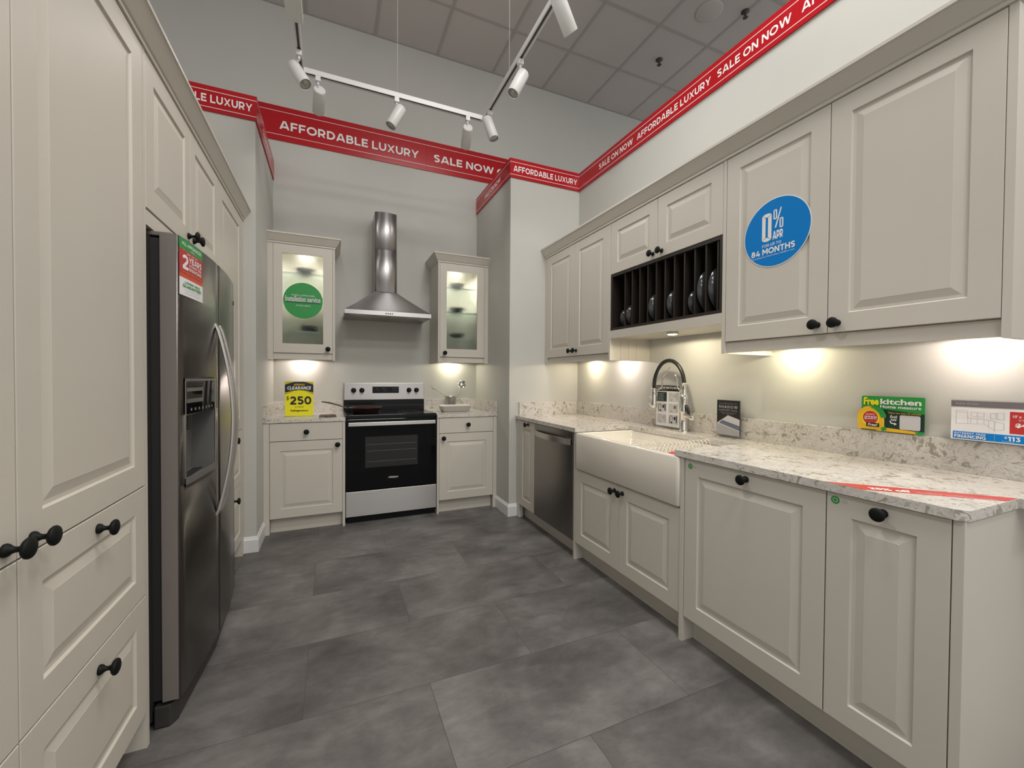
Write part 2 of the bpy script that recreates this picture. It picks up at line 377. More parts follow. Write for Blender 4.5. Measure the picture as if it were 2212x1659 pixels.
struct(M().sweep([(-.56, YJL), (XJL, YJL), (XJL, 3.659)], BP, TRIMW).build('baseboard_left'))
struct(M().sweep([(XJR, 3.659), (XJR, YJ), (1.509, YJ)], BP, TRIMW).build('baseboard_right'))
# ================================================================== worktops
ZT, ZU = .8925, .8645
w = thing('worktop', 'long white and grey veined quartz worktop on the right run around the farmhouse sink', 'worktop', (0, 0, 0))
m = M(); XC = 1.497
c = .022
m.prism([(XC, 1.497), (XC, .505+c), (XC+c*.4, .505+c*.4), (XC+c, .505), (1.812, .505), (1.812, .40), (XW, .40), (XW, 1.497)], ZU, ZT, QUARTZ, 'z')
m.box(1.943, XW, 1.497, 2.378, ZU, ZT, QUARTZ); m.prism([(XC, YJ), (XC, 2.378), (XW, 2.378), (XW, YJ)], ZU, ZT, QUARTZ, 'z')
m.build('slab', w)
M().box(2.12, XW, .40, YJ-.02, ZT, 1.0115, QUARTZ).build('backsplash', w, .001)
M().box(XC+.03, XW, YJ-.02, YJ, ZT, 1.0115, QUARTZ).build('backsplash', w, .001)
w = thing('worktop', 'short veined quartz worktop left of the range under the yellow clearance sign', 'worktop')
M().box(XJL, .1005, 3.652, YW, ZU, ZT, QUARTZ).build('slab', w, .0015)
M().box(XJL, .1005, YW-.02, YW, ZT, 1.0, QUARTZ).build('backsplash', w, .001)
M().box(XJL, XJL+.02, 3.66, YW-.02, ZT, 1.0, QUARTZ).build('backsplash', w, .001)
w = thing('worktop', 'short veined quartz worktop right of the range under the white baking dish', 'worktop')
M().box(.8625, XJR, 3.652, YW, ZU, ZT, QUARTZ).build('slab', w, .0015)
M().box(.8625, XJR, YW-.02, YW, ZT, 1.0, QUARTZ).build('backsplash', w, .001)
M().box(XJR-.02, XJR, 3.66, YW-.02, ZT, 1.0, QUARTZ).build('backsplash', w, .001)
# ================================================================== nook base cabinets (front at y 3.659)
YN = 3.679
t = thing('base_cabinet', 'cream base cabinet with drawer and door left of the range', 'cabinet', (-.4427, YN, 0), 0, None)
carcass(t, 0, .522, .116, .864, .58)
door(t, 0, .522, .720, .862, (.2577, .791), 'drawer', flat=True)
door(t, 0, .522, .118, .718, (.484, .678))
M().box(XJL+.4427+.0012, -.0007, -.02, .02, .0, .864, CAB).build('filler', t)
M().box(.5228, .5418, -.02, .58, .0, .864, CAB).build('end_panel', t)
M().box(0, .522, .035, .05, 0, .114, CAB).build('plinth', t)
t = thing('base_cabinet', 'cream base cabinet with drawer and door right of the range', 'cabinet', (.880, YN, 0))
carcass(t, 0, .518, .116, .864, .58)
door(t, 0, .518, .722, .862, (.265, .797), 'drawer', flat=True)
door(t, 0, .518, .118, .720, (.036, .681))
M().box(.5187, XJR-.880-.0012, -.02, .02, .0, .864, CAB).build('filler', t)
M().box(-.0175, -.0008, -.02, .58, .0, .864, CAB).build('end_panel', t)
M().box(0, .518, .035, .05, 0, .114, CAB).build('plinth', t)
# ================================================================== right run base cabinets (doors at x 1.509)
XB = 1.529
def rbase(label, y0, y1, d=.59):
    t = thing('base_cabinet', label, 'cabinet', (XB, y1, 0), FACE_R); return t, y1-y0
t, L = rbase('narrow cream pull-out base cabinet in the corner beside the dishwasher', 3.005, 3.305)
carcass(t, 0, L, .116, .864, .58)
door(t, 0, L, .118, .860, (L/2+.03, .835), m=.066)
M().box(-.0587, -.0008, -.02, .02, .0, .864, CAB).build('filler', t)
o = M().box(1.574, 1.587, 2.412, 3.355, 0, .112, CAB).build('plinth'); tag(o, 'cream plinth board under the dishwasher and the corner cabinet', 'plinth')
t, L = rbase('cream sink cabinet with two doors under the farmhouse sink', 1.467, 2.390)
carcass(t, 0, L, .116, .620, .58)
door(t, 0, L/2, .118, .618, (L/2-.035, .592-.015)); door(t, L/2, L, .118, .618, (L/2+.035, .592-.015))
M().box(-.0205, -.0008, -.02, .58, .0, .864, CAB).build('end_panel', t)
M().box(L+.0008, L+.0205, -.025, .58, .0, .864, CAB).build('end_panel', t)
M().box(0, L, .045, .058, 0, .114, CAB).build('plinth', t)
t, L = rbase('wide cream base cabinet with one square door right of the sink', .843, 1.445)
carcass(t, 0, L, .116, .864, .58); door(t, 0, L, .118, .862, (L/2+.01, .832))
M().box(0, L+.306, .045, .058, 0, .114, CAB).build('plinth', t)
t, L = rbase('narrow cream pull-out base cabinet at the near end of the right run', .537, .842)
carcass(t, 0, L, .116, .864, .58); door(t, 0, L, .118, .862, (L/2+.003, .832), m=.070)
t = thing('end_panel', 'plain cream end panel closing the near end of the right base run', 'panel', (1.509, .512, 0))
M().box(0, XW-1.509, 0, .0235, 0, .864, CAB).build('panel', t, .001)
# ================================================================== farmhouse sink
t = thing('farmhouse_sink', 'deep cream fireclay farmhouse sink with apron front', 'sink', (1.494, 2.3725, 0), FACE_R)
L, D, zt, zb, k = .904, .48, .8635, .6235, .030
m = M()
def rr(x0, x1, y0, y1, r, z, n=6):
    o = []
    for cx, cy, a in ((x1-r, y1-r, 0), (x0+r, y1-r, 90), (x0+r, y0+r, 180), (x1-r, y0+r, 270)):
        for i in range(n+1):
            an = math.radians(a+90*i/n); o.append((cx+r*math.cos(an), cy+r*math.sin(an), z))
    return o
rs = [rr(.004, L-.004, .004, D-.004, .016, zb), rr(0, L, 0, D, .018, zb+.006), rr(0, L, 0, D, .018, zt-.010), rr(.003, L-.003, .003, D-.003, .017, zt-.003), rr(.010, L-.010, .010, D-.010, .014, zt),
      rr(k-.004, L-k+.004, k-.004, D-k+.004, .02, zt), rr(k, L-k, k, D-k, .02, zt-.006), rr(k+.001, L-k-.001, k+.001, D-k-.001, .02, zt-.05), rr(k+.012, L-k-.012, k+.012, D-k-.012, .02, zt-.056), rr(k+.016, L-k-.016, k+.016, D-k-.016, .03, zt-.066), rr(k+.03, L-k-.03, k+.03, D-k-.03, .03, zb+.03)]
m.rings(rs, SINK, True); m.build('basin', t)
M().cyl((L*.5, D*.5, zb+.0305), (L*.5, D*.5, zb+.034), .042, CHROME).build('drain', t)
ov = M(); ov.cyl((.25, D-k-.002, .815), (.25, D-k-.005, .815), .012, CHROME); ov.build('overflow', t)
# wire drying rack and red sponge in the sink
t = thing('drying_rack', 'white wire drying rack standing in the right half of the sink', 'dish rack', (1.560, 1.530, .838))
WIREW = P('white_wire', (.74, .72, .66), .3)
m = M()
for i in range(12): m.tube([(.0+i*.03, .01, .002), (.0+i*.03, .42, .002)], .0018, WIREW, 6)
for yy in (.01, .14, .28, .42): m.tube([(-.004, yy, 0), (.335, yy, 0)], .0024, WIREW, 6)
for xx, yy in ((.03, .03), (.30, .03), (.03, .40), (.30, .40)): m.tube([(xx, yy, 0), (xx, yy, -.052)], .003, WIREW, 6)
m.build('base_grid', t)
for i in range(13):
    x = .005+i*.0265; pts = [(x, .165, .002), (x, .150, .035), (x, .140, .047)] + [(x, .122+.018*math.cos(a), .047+.013*math.sin(a)) for a in [PI*j/8 for j in range(1, 8)]] + [(x, .104, .044), (x, .092, .02), (x, .085, .002)]
    M().tube(pts, .0022, WIREW, 6).build('wire_hoop', t)
t = thing('dish_cloth', 'red cloth lying on the wire rack in the sink', 'cloth', (1.575, 1.545, .8425))
m = M(); rs = []
for z, q in ((0, .9), (.003, 1), (.008, 1), (.011, .85)): rs.append([(.075+.075*q*math.cos(a)*(1+.08*math.sin(3*a)), .055+.045*q*math.sin(a)*(1+.1*math.cos(2*a)), z) for a in [2*PI*i/20 for i in range(20)]])
m.rings(rs, P('red_cloth', (.50, .03, .02), .7)).build('cloth', t)
# ================================================================== faucet
t = thing('kitchen_faucet', 'tall chrome faucet with black spring hose behind the sink', 'faucet', (2.045, 1.972, ZT))
m = M(); m.lathe([(.031, 0), (.031, .004), (.024, .010), (.0215, .016), (.0215, .12), (.024, .125), (.024, .150), (.0205, .160), (.0215, .19), (.026, .215), (.0245, .228), (.014, .238), (.0165, .246), (.0145, .255), (.0145, .30), (.017, .303), (.017, .310), (.012, .312)], CHROME, n=28)
m.build('body', t)
a = []
for i in range(25):
    th = PI*i/24; a.append((-.004*0, .133-.133*math.cos(th), .292+.165*math.sin(th)))
a = [(0, 0, .27)] + a + [(0, .266, .27), (0, .266, .262)]
M().tube(a, .0125, RUBBER, 14).build('hose', t)
a = [(0, .010, .262), (0, .035, .264), (0, .052, .275), (0, .058, .30)] + [(0, .125-.067*math.cos(PI*i/12), .315+.067*math.sin(PI*i/12)) for i in range(13)] + [(0, .192, .29), (0, .205, .268), (0, .235, .262), (0, .25, .262)]
m = M(); m.tube(a, .0052, CHROME, 10); m.lathe([(.007, 0), (.008, .005), (.005, .01), (.008, .016), (.006, .022), (.002, .028)], CHROME, (0, .125, .385), n=14)
m.lathe([(.0085, -.006), (.0085, .006)], CHROME, (0, .0745, .359), (0, .7, .7), 12)
m.lathe([(.018, 0), (.018, .02)], CHROME, (0, .266, .252), n=20)
m.build('support_arch', t)
m = M(); m.lathe([(.013, 0), (.019, -.003), (.019, -.02), (.016, -.028), (.0185, -.045), (.021, -.10), (.021, -.125), (.016, -.128)], CHROME, (0, .266, .262), n=24)
hd = m.build('spray_head', t)
M().tube([(0, .290, .215), (0, .302, .21), (0, .306, .175), (0, .298, .14)], [.004, .005, .006, .003], CHROME, 10).build('spray_trigger', t)
m = M(); m.tube([(0, 0, .10), (-.01, -.03, .108), (-.012, -.062, .100)], [.015, .013, .012], CHROME, 14); m.lathe([(.006, -.02), (.015, -.014), (.016, 0), (.015, .014), (.006, .02)], CHROME, (-.012, -.075, .096), (0, 1, .2), 16)
lv = m.build('valve', t)
M().tube([(-.012, -.05, .11), (-.012, -.048, .125), (-.012, -.040, .15), (-.012, -.030, .172)], [.005, .010, .011, .007], RUBBER, 12).build('lever_grip', t)
# ================================================================== dishwasher
t = thing('dishwasher', 'dark stainless dishwasher with curved bar handle left of the sink', 'dishwasher', (1.505, 3.002, 0), FACE_R)
L = .586
M().box(.004, L-.004, .03, .59, .10, .858, DARKG).build('cabinet_body', t)
m = M(); m.box(0, L, 0, .028, .122, .860, DISHW); m.build('door', t, .002)
m = M(); rs = []
for i in range(17):
    u = i/16; x = .022+(L-.044)*u; y = -.012-.030*math.sin(PI*u)**.8 if 0 < u < 1 else -.006
    rs.append([(x, y, .768), (x, y, .810), (x, y+.010, .810), (x, y+.010, .768)])
m.rings(rs, HANDLE, False); m.box(.022, .036, -.008, .002, .768, .810, HANDLE); m.box(L-.036, L-.022, -.008, .002, .768, .810, HANDLE)
m.build('handle', t, .001)
m = M(); put_text(m, 'Whirlpool', .055, .120, .832, .840, LGREY, bold=.01); m.build('lettering', t)
# ================================================================== range
t = thing('electric_range', 'stainless and black freestanding electric range centred under the hood', 'range', (.1035, 3.676, 0))
L = .757
m = M(); m.box(.002, L-.002, .03, .60, .045, .880, BENAM); m.build('body', t)
m = M(); m.box(0, L, 0, .03, .058, .268, STEEL); m.build('drawer', t, .0025)
m = M(); m.box(.0, L, 0, .03, .276, .872, BGLASS); dr = m.build('oven_door', t, .003)
m = M(); m.box(.152, .590, -.0012, 0, .462, .722, WINGL); m.build('oven_window', dr)
m = M()
for z in (.510, .600, .655): m.box(.165, .575, -.0018, -.0012, z, z+.0022, PGREY)
m.build('oven_racks', dr)
m = M(); m.box(.018, L-.018, -.045, -.030, .818, .850, STEEL); m.box(.03, .05, -.032, 0, .824, .846, STEEL); m.box(L-.05, L-.03, -.032, 0, .824, .846, STEEL); m.build('handle', dr, .003)
m = M(); put_text(m, 'Whirlpool', .345, .420, .355, .375, LGREY, y=-.001, bold=.015); m.add([(.34+.045*math.cos(a)+.04, -.0009, .366+.008*math.sin(a)) for a in [2*PI*i/24 for i in range(24)]], [list(range(24))], PGREY); m.build('lettering', dr)
m = M(); m.box(0, L, -.002, .545, .882, .905, BENAM); m.box(.006, L-.006, .004, .535, .905, .9075, BGLASS); ct = m.build('cooktop', t, .003)
m = M()
for bx, by, br in ((.20, .17, .095), (.56, .17, .115), (.20, .40, .115), (.56, .40, .08)):
    n = 40
    for rr_ in (br, br*.6):
        m = M(); vs = []; fs = []
        for i in range(n):
            a = 2*PI*i/n; vs += [(bx+rr_*math.cos(a), by+rr_*math.sin(a), .9079), (bx+(rr_-.002)*math.cos(a), by+(rr_-.002)*math.sin(a), .9079)]
        for i in range(n): j = (i+1) % n; fs.append((2*i, 2*j, 2*j+1, 2*i+1))
        m.add(vs, fs, PGREY); m.build('burner_ring', ct)
m = M(); m.box(.0, L, .555, .605, .905, 1.004, BENAM); m.prism([(.552, .905), (.552, .94), (.562, 1.0), (.61, 1.0), (.61, .905)], .002, L-.002, BENAM, 'x'); m.build('backguard_base', t)
m = M(); m.box(0, L, .552, .608, 1.004, 1.170, STEEL); bg = m.build('control_panel', t, .004)
m = M(); m.box(.256, .506, .550, .552, 1.070, 1.133, BGLASS); dp = m.build('display', bg)
m = M()
for i, (x, z, w_) in enumerate([(.29, 1.11, .012), (.31, 1.098, .008), (.35, 1.112, .03), (.36, 1.088, .01), (.38, 1.088, .01), (.44, 1.115, .012), (.46, 1.115, .012), (.48, 1.115, .012), (.45, 1.095, .012), (.47, 1.09, .014)]):
    m.box(x, x+w_, .5494, .55, z, z+.004, PGREY)
m.build('display_marks', dp)
kb = None
for x in (.085, .160, .606, .680):
    m = M(); m.lathe([(.024, 0), (.024, .004), (.021, .008), (.0205, .024), (.017, .028), (0, .0285)], BENAM, (0, 0, 0), (0, -1, 0), 24); m.box(-.004, .004, -.034, -.020, -.02, .02, BENAM)
    if kb is None: kb = m.build('knob', bg)
    else: kb2 = bpy.data.objects.new('knob', kb.data); COL.objects.link(kb2); kb2.parent = bg; kb2.location = (x, .552, 1.098); continue
    kb.location = (x, .552, 1.098)
M().box(.01, L-.01, .03, .05, .0, .055, BENAM).build('toe_panel', t)
# frying pan on the cooktop
t = thing('frying_pan', 'dark bronze frying pan with long brown handle on the left of the cooktop', 'pan', (.275, 3.905, .909))
m = M(); m.lathe([(0, 0), (.098, 0), (.110, .004), (.136, .045), (.139, .047), (.137, .050), (.133, .047), (.106, .009), (.094, .005), (0, .0045)], PANM, n=48, cap0=False, cap1=False); m.build('body', t)
m = M(); rs = []
for i, (s_, zz, w_, h_) in enumerate([(.130, .036, .010, .005), (.17, .048, .010, .006), (.22, .066, .011, .007), (.29, .087, .0125, .008), (.345, .098, .0125, .007), (.365, .100, .008, .004)]):
    c_ = Vector((-.96, .16, 0)).normalized(); nn = Vector((.16, .96, 0)).normalized(); p = Vector((0, 0, zz)) + c_*s_
    rs.append([tuple(p + nn*w_*math.cos(a) + Vector((0, 0, 1))*h_*math.sin(a)) for a in [2*PI*j/12 for j in range(12)]])
m.rings(rs, PANH); m.build('handle', t)
m = M()
for dx in (-.012, .012): m.lathe([(.006, 0), (.006, .003), (0, .006)], CHROME, (-.128+.0, .022+dx, .040), (1, 0, .2), 10)
m.build('rivets', t)
# trivet
t = thing('wooden_trivet', 'small brown wooden trivet beside the clearance sign', 'trivet', (-.098, 3.76, ZT), 0)
m = M(); m.box(0, .13, .0, .022, .0, .016, WOOD); m.box(0.005, .125, .085, .105, .0, .014, WOOD); m.box(0, .02, .0, .105, .0, .010, WOOD); m.box(.11, .13, 0, .105, 0, .010, WOOD)
m.build('frame', t, .003)
M().lathe([(.017, 0), (.019, .006), (.015, .014), (0, .016)], WOOD, (.066, -.012, 0), (0, 0, 1), 18).build('knob_foot', t)
# white baking dish, steel cup with ladle and spoon
t = thing('baking_dish', 'white rectangular ceramic baking dish on the worktop right of the range', 'dish', (1.115, 3.99, ZT))
m = M(); a_, b_ = .155, .085
def rc(a, b, r, z): return [(x, y, z) for x, y, z in rr(-a, a, -b, b, r, z, 5)]
m.rings([rc(.120, .062, .02, 0), rc(.130, .072, .022, .006), rc(.148, .088, .03, .052), rc(.166, .096, .03, .056), rc(.166, .096, .03, .060), rc(.150, .086, .03, .061), rc(.142, .080, .028, .056), rc(.126, .066, .022, .010), rc(.118, .060, .02, .007)], CERAM, True); m.build('dish', t)
t = thing('steel_cup', 'small stainless steel cup behind the white baking dish', 'cup', (1.125, 4.175, ZT))
M().lathe([(.048, 0), (.050, .003), (.058, .135), (.062, .137), (.062, .141), (.057, .141), (.056, .135), (.047, .004), (0, .004)], STEELV, n=36, cap1=False).build('cup', t)
t = thing('ladle', 'chrome ladle leaning out of the steel cup to the right', 'ladle', (1.125, 4.16, ZT))
m = M(); a = Vector((.0, 0, .03)); b = Vector((.085, -.012, .215)); d = (b-a).normalized()
m.tube([a, a.lerp(b, .5), b, b+d*.02], [.006, .009, .0125, .010], CHROME, 12)
cc = b + d*.055 + Vector((0, -.01, 0)); nx = Vector((-.35, -.9, .25)).normalized()
m.lathe([(.0, .020), (.020, .017), (.034, .008), (.041, 0), (.043, -.002), (.041, -.003), (.033, .004), (.019, .012), (0, .015)], CHROME, cc, -nx, 28, False, False); m.build('ladle', t)
t = thing('spoon', 'thin steel spoon leaning out of the steel cup to the left', 'spoon', (1.125, 4.17, ZT))
m = M(); m.tube([(.03, 0, .02), (-.05, 0, .142), (-.15, 0, .20), (-.185, 0, .222), (-.205, 0, .245)], [.003, .003, .0035, .006, .002], CHROME, 8); m.build('spoon', t)
# ================================================================== hood
t = thing('chimney_hood', 'stainless pyramid chimney hood on the wall above the range', 'range hood', (.0975, YW, 1.775))
L = .75; yf = -.44
m = M(); m.box(0, L, yf, 0, 0.0, .038, STEEL)
def rq(x0, x1, y0, y1, z): return [(x0, y0, z), (x1, y0, z), (x1, y1, z), (x0, y1, z)]
ca, cb = .265, .463
rs = []
for i in range(9):
    u = i/8; q = 1-(1-u)**1.12 if u < 1 else 1
    rs.append(rq(0+ca*u, L-(L-cb)*u, yf+(-.255-yf)*u, 0, .038+.205*(u**1.08)))
cp = M(); cp.rings(rs, STEEL, False); m2 = M(); m2.v = []; 
cp.mats = [STEELV]; m.build('canopy_rim', t, .001); cp.build('canopy', t)
def duct(x0, x1, yb, bulge, z0, z1, nm):
    n = 14; pl = [(x1, -.001), (x0, -.001)] + [(x0+(x1-x0)*i/n, yb+bulge-bulge*math.sin(PI*i/n)**.8 if 0 < i < n else yb+bulge) for i in range(n+1)]
    q = M(); k = len(pl); q.add([(x, y, z0) for x, y in pl]+[(x, y, z1) for x, y in pl], [(i, i+1, k+i+1, k+i) for i in range(2, k-1)], STEELV, True)
    q.add([(x, y, z0) for x, y in pl]+[(x, y, z1) for x, y in pl], [(0, 1, k+1, k), (1, 2, k+2, k+1), (k-1, 0, k, 2*k-1), tuple(range(k)), tuple(range(k, 2*k))], STEELV); return q.build(nm, t)
duct(ca, cb, -.268, .022, .243, .632, 'chimney_lower'); duct(ca+.002, cb-.001, -.264, .022, .632, .982, 'chimney_upper')
for a, b in ((.05, .36), (.385, .69)): M().box(a, b, yf+.045, -.05, -.003, .002, HANDLE).build('filter', t)
for i in range(4): M().cyl((.345+i*.018, yf, .018), (.345+i*.018, yf-.003, .018), .005, BENAM, 12).build('button', t)
# ================================================================== glass wall cabinets in the nook
YG = 3.94
CROWN = [(-.018, -.0015), (0, -.0015), (.006, 0), (.006, .012), (.012, .016), (.042, .066), (.048, .070), (.048, .082), (-.018, .082)]
def glass_cab(label, xl, kx, fill, panel, glass, puck, intlight):
    t = thing('glass_cabinet', label, 'cabinet', (xl, YG, 0))
    D = YW-YG; z0, z1 = 1.424, 2.327; w = .450
    m = M(); th = .018
    m.box(0, th, .001, D, z0, z1, CAB); m.box(w-th, w, .001, D, z0, z1, CAB); m.box(th, w-th, .001, D, z0, z0+th, CAB); m.box(th, w-th, .001, D, z1-th, z1, CAB)
    m.build('carcass', t)
    M().box(th, w-th, D-.012, D-.001, z0+th, z1-th, INNER).build('back_panel', t)
    g0, g1, h0, h1 = glass
    g0 -= xl; g1 -= xl
    m = M(); gp = .0015; a0, a1 = z0+gp, z1-gp
    m.box(gp, g0, -.020, 0, a0, a1, CAB); m.box(g1, w-gp, -.020, 0, a0, a1, CAB); m.box(g0, g1, -.020, 0, a0, h0, CAB); m.box(g0, g1, -.020, 0, h1, a1, CAB)
    d = m.build('door', t); M().box(g0-.001, g1+.001, -.012, -.008, h0-.001, h1+.001, FROST).build('glass_pane', d)
    knob(d, kx-xl, 1.462)
    f0, f1 = fill; M().box(f0-xl, f1-xl, -.020, .02, 1.367, z1, CAB).build('filler', t)
    p0, p1 = panel; M().box(p0-xl, p1-xl, -.020, D, 1.367, z1, CAB).build('end_panel', t)
    M().box(0, w, -.008, .012, 1.372, 1.4225, CAB).build('light_pelmet', t)
    M().box(0, w, .02, D, z0-.02, z0-.001, CAB).build('underside', t)
    sp = [1.607, 2.10] if kx < .5 else [1.607, 1.861, 2.10]
    for z in sp: q = M(); q.box(th, w-th, .03, D-.015, z-.004, z+.004, SHELFG); q.box(th, w-th, .0262, .03, z-.005, z+.005, SHELFE); q.build('glass_shelf', t)
    return t, sp
tl, spl = glass_cab('cream glass-fronted wall cabinet with a round green sticker left of the hood', -.4445, -.032, (XJL, -.4450), (.0058, .0235), (-.378, -.070, 1.503, 2.253), 0, 0)
tr_, spr = glass_cab('cream glass-fronted wall cabinet right of the hood', .947, .990, (1.3975, XJR), (.9285, .9465), (1.012, 1.321, 1.503, 2.253), 0, 0)
o = M().sweep([(.0235, YW), (.0235, YG-.02), (XJL, YG-.02)][::-1], [(x, z+2.3285) for x, z in CROWN], CAB).build('cornice'); tag(o, 'cream cornice on top of the glass cabinet left of the hood', 'cornice')
o = M().sweep([(XJR, YG-.02), (.9285, YG-.02), (.9285, YW)][::-1], [(x, z+2.3285) for x, z in CROWN], CAB).build('cornice'); tag(o, 'cream cornice on top of the glass cabinet right of the hood', 'cornice')
bowlp = [(.0, 0), (.036, 0), (.040, .004), (.080, .050), (.086, .056), (.081, .056), (.038, .008), (0, .006)]
bm_ = None
for i, (x, z, lb) in enumerate([(-.215, 2.104, 'dark bowl on the top shelf behind the frosted glass with the green sticker'), (-.185, 1.611, 'dark bowl on the bottom shelf behind the frosted glass with the green sticker'),
    (1.155, 2.104, 'dark bowl on the top shelf of the glass cabinet right of the hood'), (1.155, 1.865, 'dark bowl on the middle shelf of the glass cabinet right of the hood'), (1.155, 1.611, 'dark bowl on the bottom shelf of the glass cabinet right of the hood')]):
    if bm_ is None: bm_ = M().lathe(bowlp, PLATE, n=28, cap0=False, cap1=False).build('bowl'); o = bm_
    else: o = bpy.data.objects.new('bowl', bm_.data); COL.objects.link(o)
    o.location = (x, 4.07, z+.0005); tag(o, lb, 'bowl', 'dark bowls in the glass cabinets')
# ================================================================== right run wall cabinets (doors at x 1.785)
XU = 1.805
def rwall(label, y0, y1, z0, z1, kz):
    t = thing('wall_cabinet', label, 'cabinet', (XU, y1, 0), FACE_R); L = y1-y0
    carcass(t, 0, L, z0, z1, XW-XU)
    door(t, 0, L/2, z0+.001, z1, (L/2-.036, kz), m=.070); door(t, L/2, L, z0+.001, z1, (L/2+.036, kz), m=.070)
    return t, L
ZUT = 2.309
t, L = rwall('cream two-door wall cabinet in the far corner of the right run', 2.412, 3.322, 1.407, ZUT, 1.449)
M().box(-(YJ-3.322), -.001, -.020, .02, 1.358, ZUT, CAB).build('filler', t)
M().box(0, L-.001, -.006, .012, 1.360, 1.4055, CAB).build('light_pelmet', t)
m = M(); m.box(L+.0005, L+.0185, -.020, XW-XU, 1.355, ZUT, CAB)
for i in range(1, 4): m.box(L+.0185, L+.0187, .07*i+.0, .07*i+.004, 1.356, 1.50, MGREY)
m.build('end_panel', t)
t, L = rwall('cream bridging wall cabinet with two small doors above the plate rack', 1.488, 2.393, 1.949, ZUT, 1.985)
t3, L3 = rwall('cream two-door wall cabinet with the round blue sticker', .542, 1.468, 1.412, ZUT, 1.449)
M().box(-.0185, -.0005, -.020, XW-XU, 1.355, ZUT, CAB).build('end_panel', t3)
M().box(0, L3, -.006, .012, 1.360, 1.4105, CAB).build('light_pelmet', t3)
M().box(L3+.0005, L3+.0205, -.020, XW-XU, 1.355, ZUT, CAB).build('end_panel', t3)
t = thing('plate_rack', 'open dark brown plate rack with upright dividers above the sink', 'plate rack', (XU, 2.392, 0), FACE_R)
L = .903; z0, z1 = 1.562, 1.947; th = .016; D = XW-XU
m = M(); m.box(0, L, -.018, D-.002, z0, z0+th, RACK); m.box(0, L, -.018, D-.002, z1-th, z1, RACK); m.box(0, th, -.018, D-.002, z0+th, z1-th, RACK); m.box(L-th, L, -.018, D-.002, z0+th, z1-th, RACK); m.box(th, L-th, D-.012, D-.002, z0+th, z1-th, RACK)
m.build('case', t, .0008)
DV = [2.249-i*.0727 for i in range(11)]
for y in DV: M().box(2.392-y-.005, 2.392-y+.005, -.010, D-.014, z0+th, z1-th-.0, RACK).build('divider', t)
o = M().box(-.022, .0, 1.488, 2.393, 1.508, 1.561, CAB).build('valance'); o.location = (XU+.004, 0, 0); tag(o, 'cream valance board under the dark plate rack', 'valance')
o = M().box(0, XW-XU-.01, 1.488, 2.393, 1.512, 1.530, CAB).build('soffit_board'); o.location = (XU+.006, 0, 0); tag(o, 'cream underside board behind the valance above the sink', 'board')
pp = {}
def plate(y, r, dx, z, lb):
    k = round(r, 3)
    prof = [(0, 0), (r*.55, 0), (r*.62, -.003), (r*.93, -.016), (r, -.019), (r, -.016), (r*.64, .001), (r*.5, .005), (0, .005)]
    if k not in pp: o = M().lathe(prof, PLATE, (0, 0, 0), (0, -1, 0), 40, False, False).build('plate'); pp[k] = o
    else: o = bpy.data.objects.new('plate', pp[k].data); COL.objects.link(o)
    o.location = (XU-.01+r+dx, y, z0+th+r); tag(o, lb, 'plate', 'dark grey plates in the plate rack')
plate(2.285, .066, .006, 0, 'small dark plate nearest the far end of the plate rack, only its rim showing')
plate(2.212, .075, -.004, 0, 'small dark plate in the second slot from the far end of the plate rack')
plate(1.994, .092, -.010, 0, 'medium dark plate with a glossy rim left of the middle of the plate rack')
plate(1.848, .090, -.004, 0, 'medium dark plate just right of the middle of the plate rack')
plate(1.700, .074, .006, 0, 'small dark plate barely showing left of the two large plates in the rack')
plate(1.628, .128, -.006, 0, 'large dark plate, the left one of the two big plates in the rack')
plate(1.557, .128, -.006, 0, 'large dark plate at the near end of the plate rack')
# cornice right run
o = M().sweep([(XU-.02, YJ), (XU-.02, .5215), (XW, .5215)][::-1] and [(XW, .5215), (XU-.02, .5215), (XU-.02, YJ)][::-1], [(x, z+ZUT+.002) for x, z in CROWN], CAB).build('cornice')
tag(o, 'long cream cornice along the top of the right wall cabinets', 'cornice')
# ================================================================== left run: tall cabinets and fridge (fronts at x -.56)
XL = -.580; ZL = 2.289; DL = .60
def ltall(label, y0, y1, z0=.116): 
    t = thing('tall_cabinet', label, 'cabinet', (XL, y0, 0), FACE_L); return t, y1-y0
def three_fronts(t, L, kd, drawers=True):
    carcass(t, 0, L, .116, ZL, DL)
    door(t, 0, L, .870, ZL, kd, m=.075)
    door(t, 0, L, .511, .869, (L/2, .829), 'drawer', m=.072); door(t, 0, L, .118, .510, (L/2, .457), 'drawer', m=.072)
    M().box(0, L, .045, .058, 0, .114, CAB).build('plinth', t)
t, L = ltall('cream tall larder cabinet nearest the camera at the left edge', .514, 1.1135); three_fronts(t, L, (L-.036, .902))
t, L = ltall('cream tall larder cabinet with two drawers directly beside the fridge', 1.1145, 1.7135); three_fronts(t, L, (.042, .898))
M().box(L+.001, L+.0205, -.020, DL, 0, ZL, CAB).build('end_panel', t)
t, L = ltall('cream tall larder cabinet beyond the fridge at the far end', 2.700, 3.303); three_fronts(t, L, None)
M().box(L+.001, 3.3588-2.700, -.020, .05, 0, ZL, CAB).build('filler', t)
M().box(-.0195, -.001, -.020, DL, 0, ZL, CAB).build('end_panel', t)
t = thing('bridging_cabinet', 'cream two-door bridging cabinet above the fridge', 'cabinet', (XL, 1.736, 0), FACE_L); L = 2.679-1.736
M().box(0, L, -.017, .02, 1.729, 1.7785, CAB).build('rail', t)
carcass(t, 0, L, 1.78, ZL, DL)
door(t, 0, L/2, 1.782, ZL, (L/2-.036, 1.822), m=.070); door(t, L/2, L, 1.782, ZL, (L/2+.036, 1.822), m=.070)
o = M().sweep([(-1.20, .49), (XL+.02, .49), (XL+.02, YJL)], [(x, z+ZL+.003) for x, z in CROWN], CAB).build('cornice'); tag(o, 'long cream cornice along the top of the left tall cabinets', 'cornice')
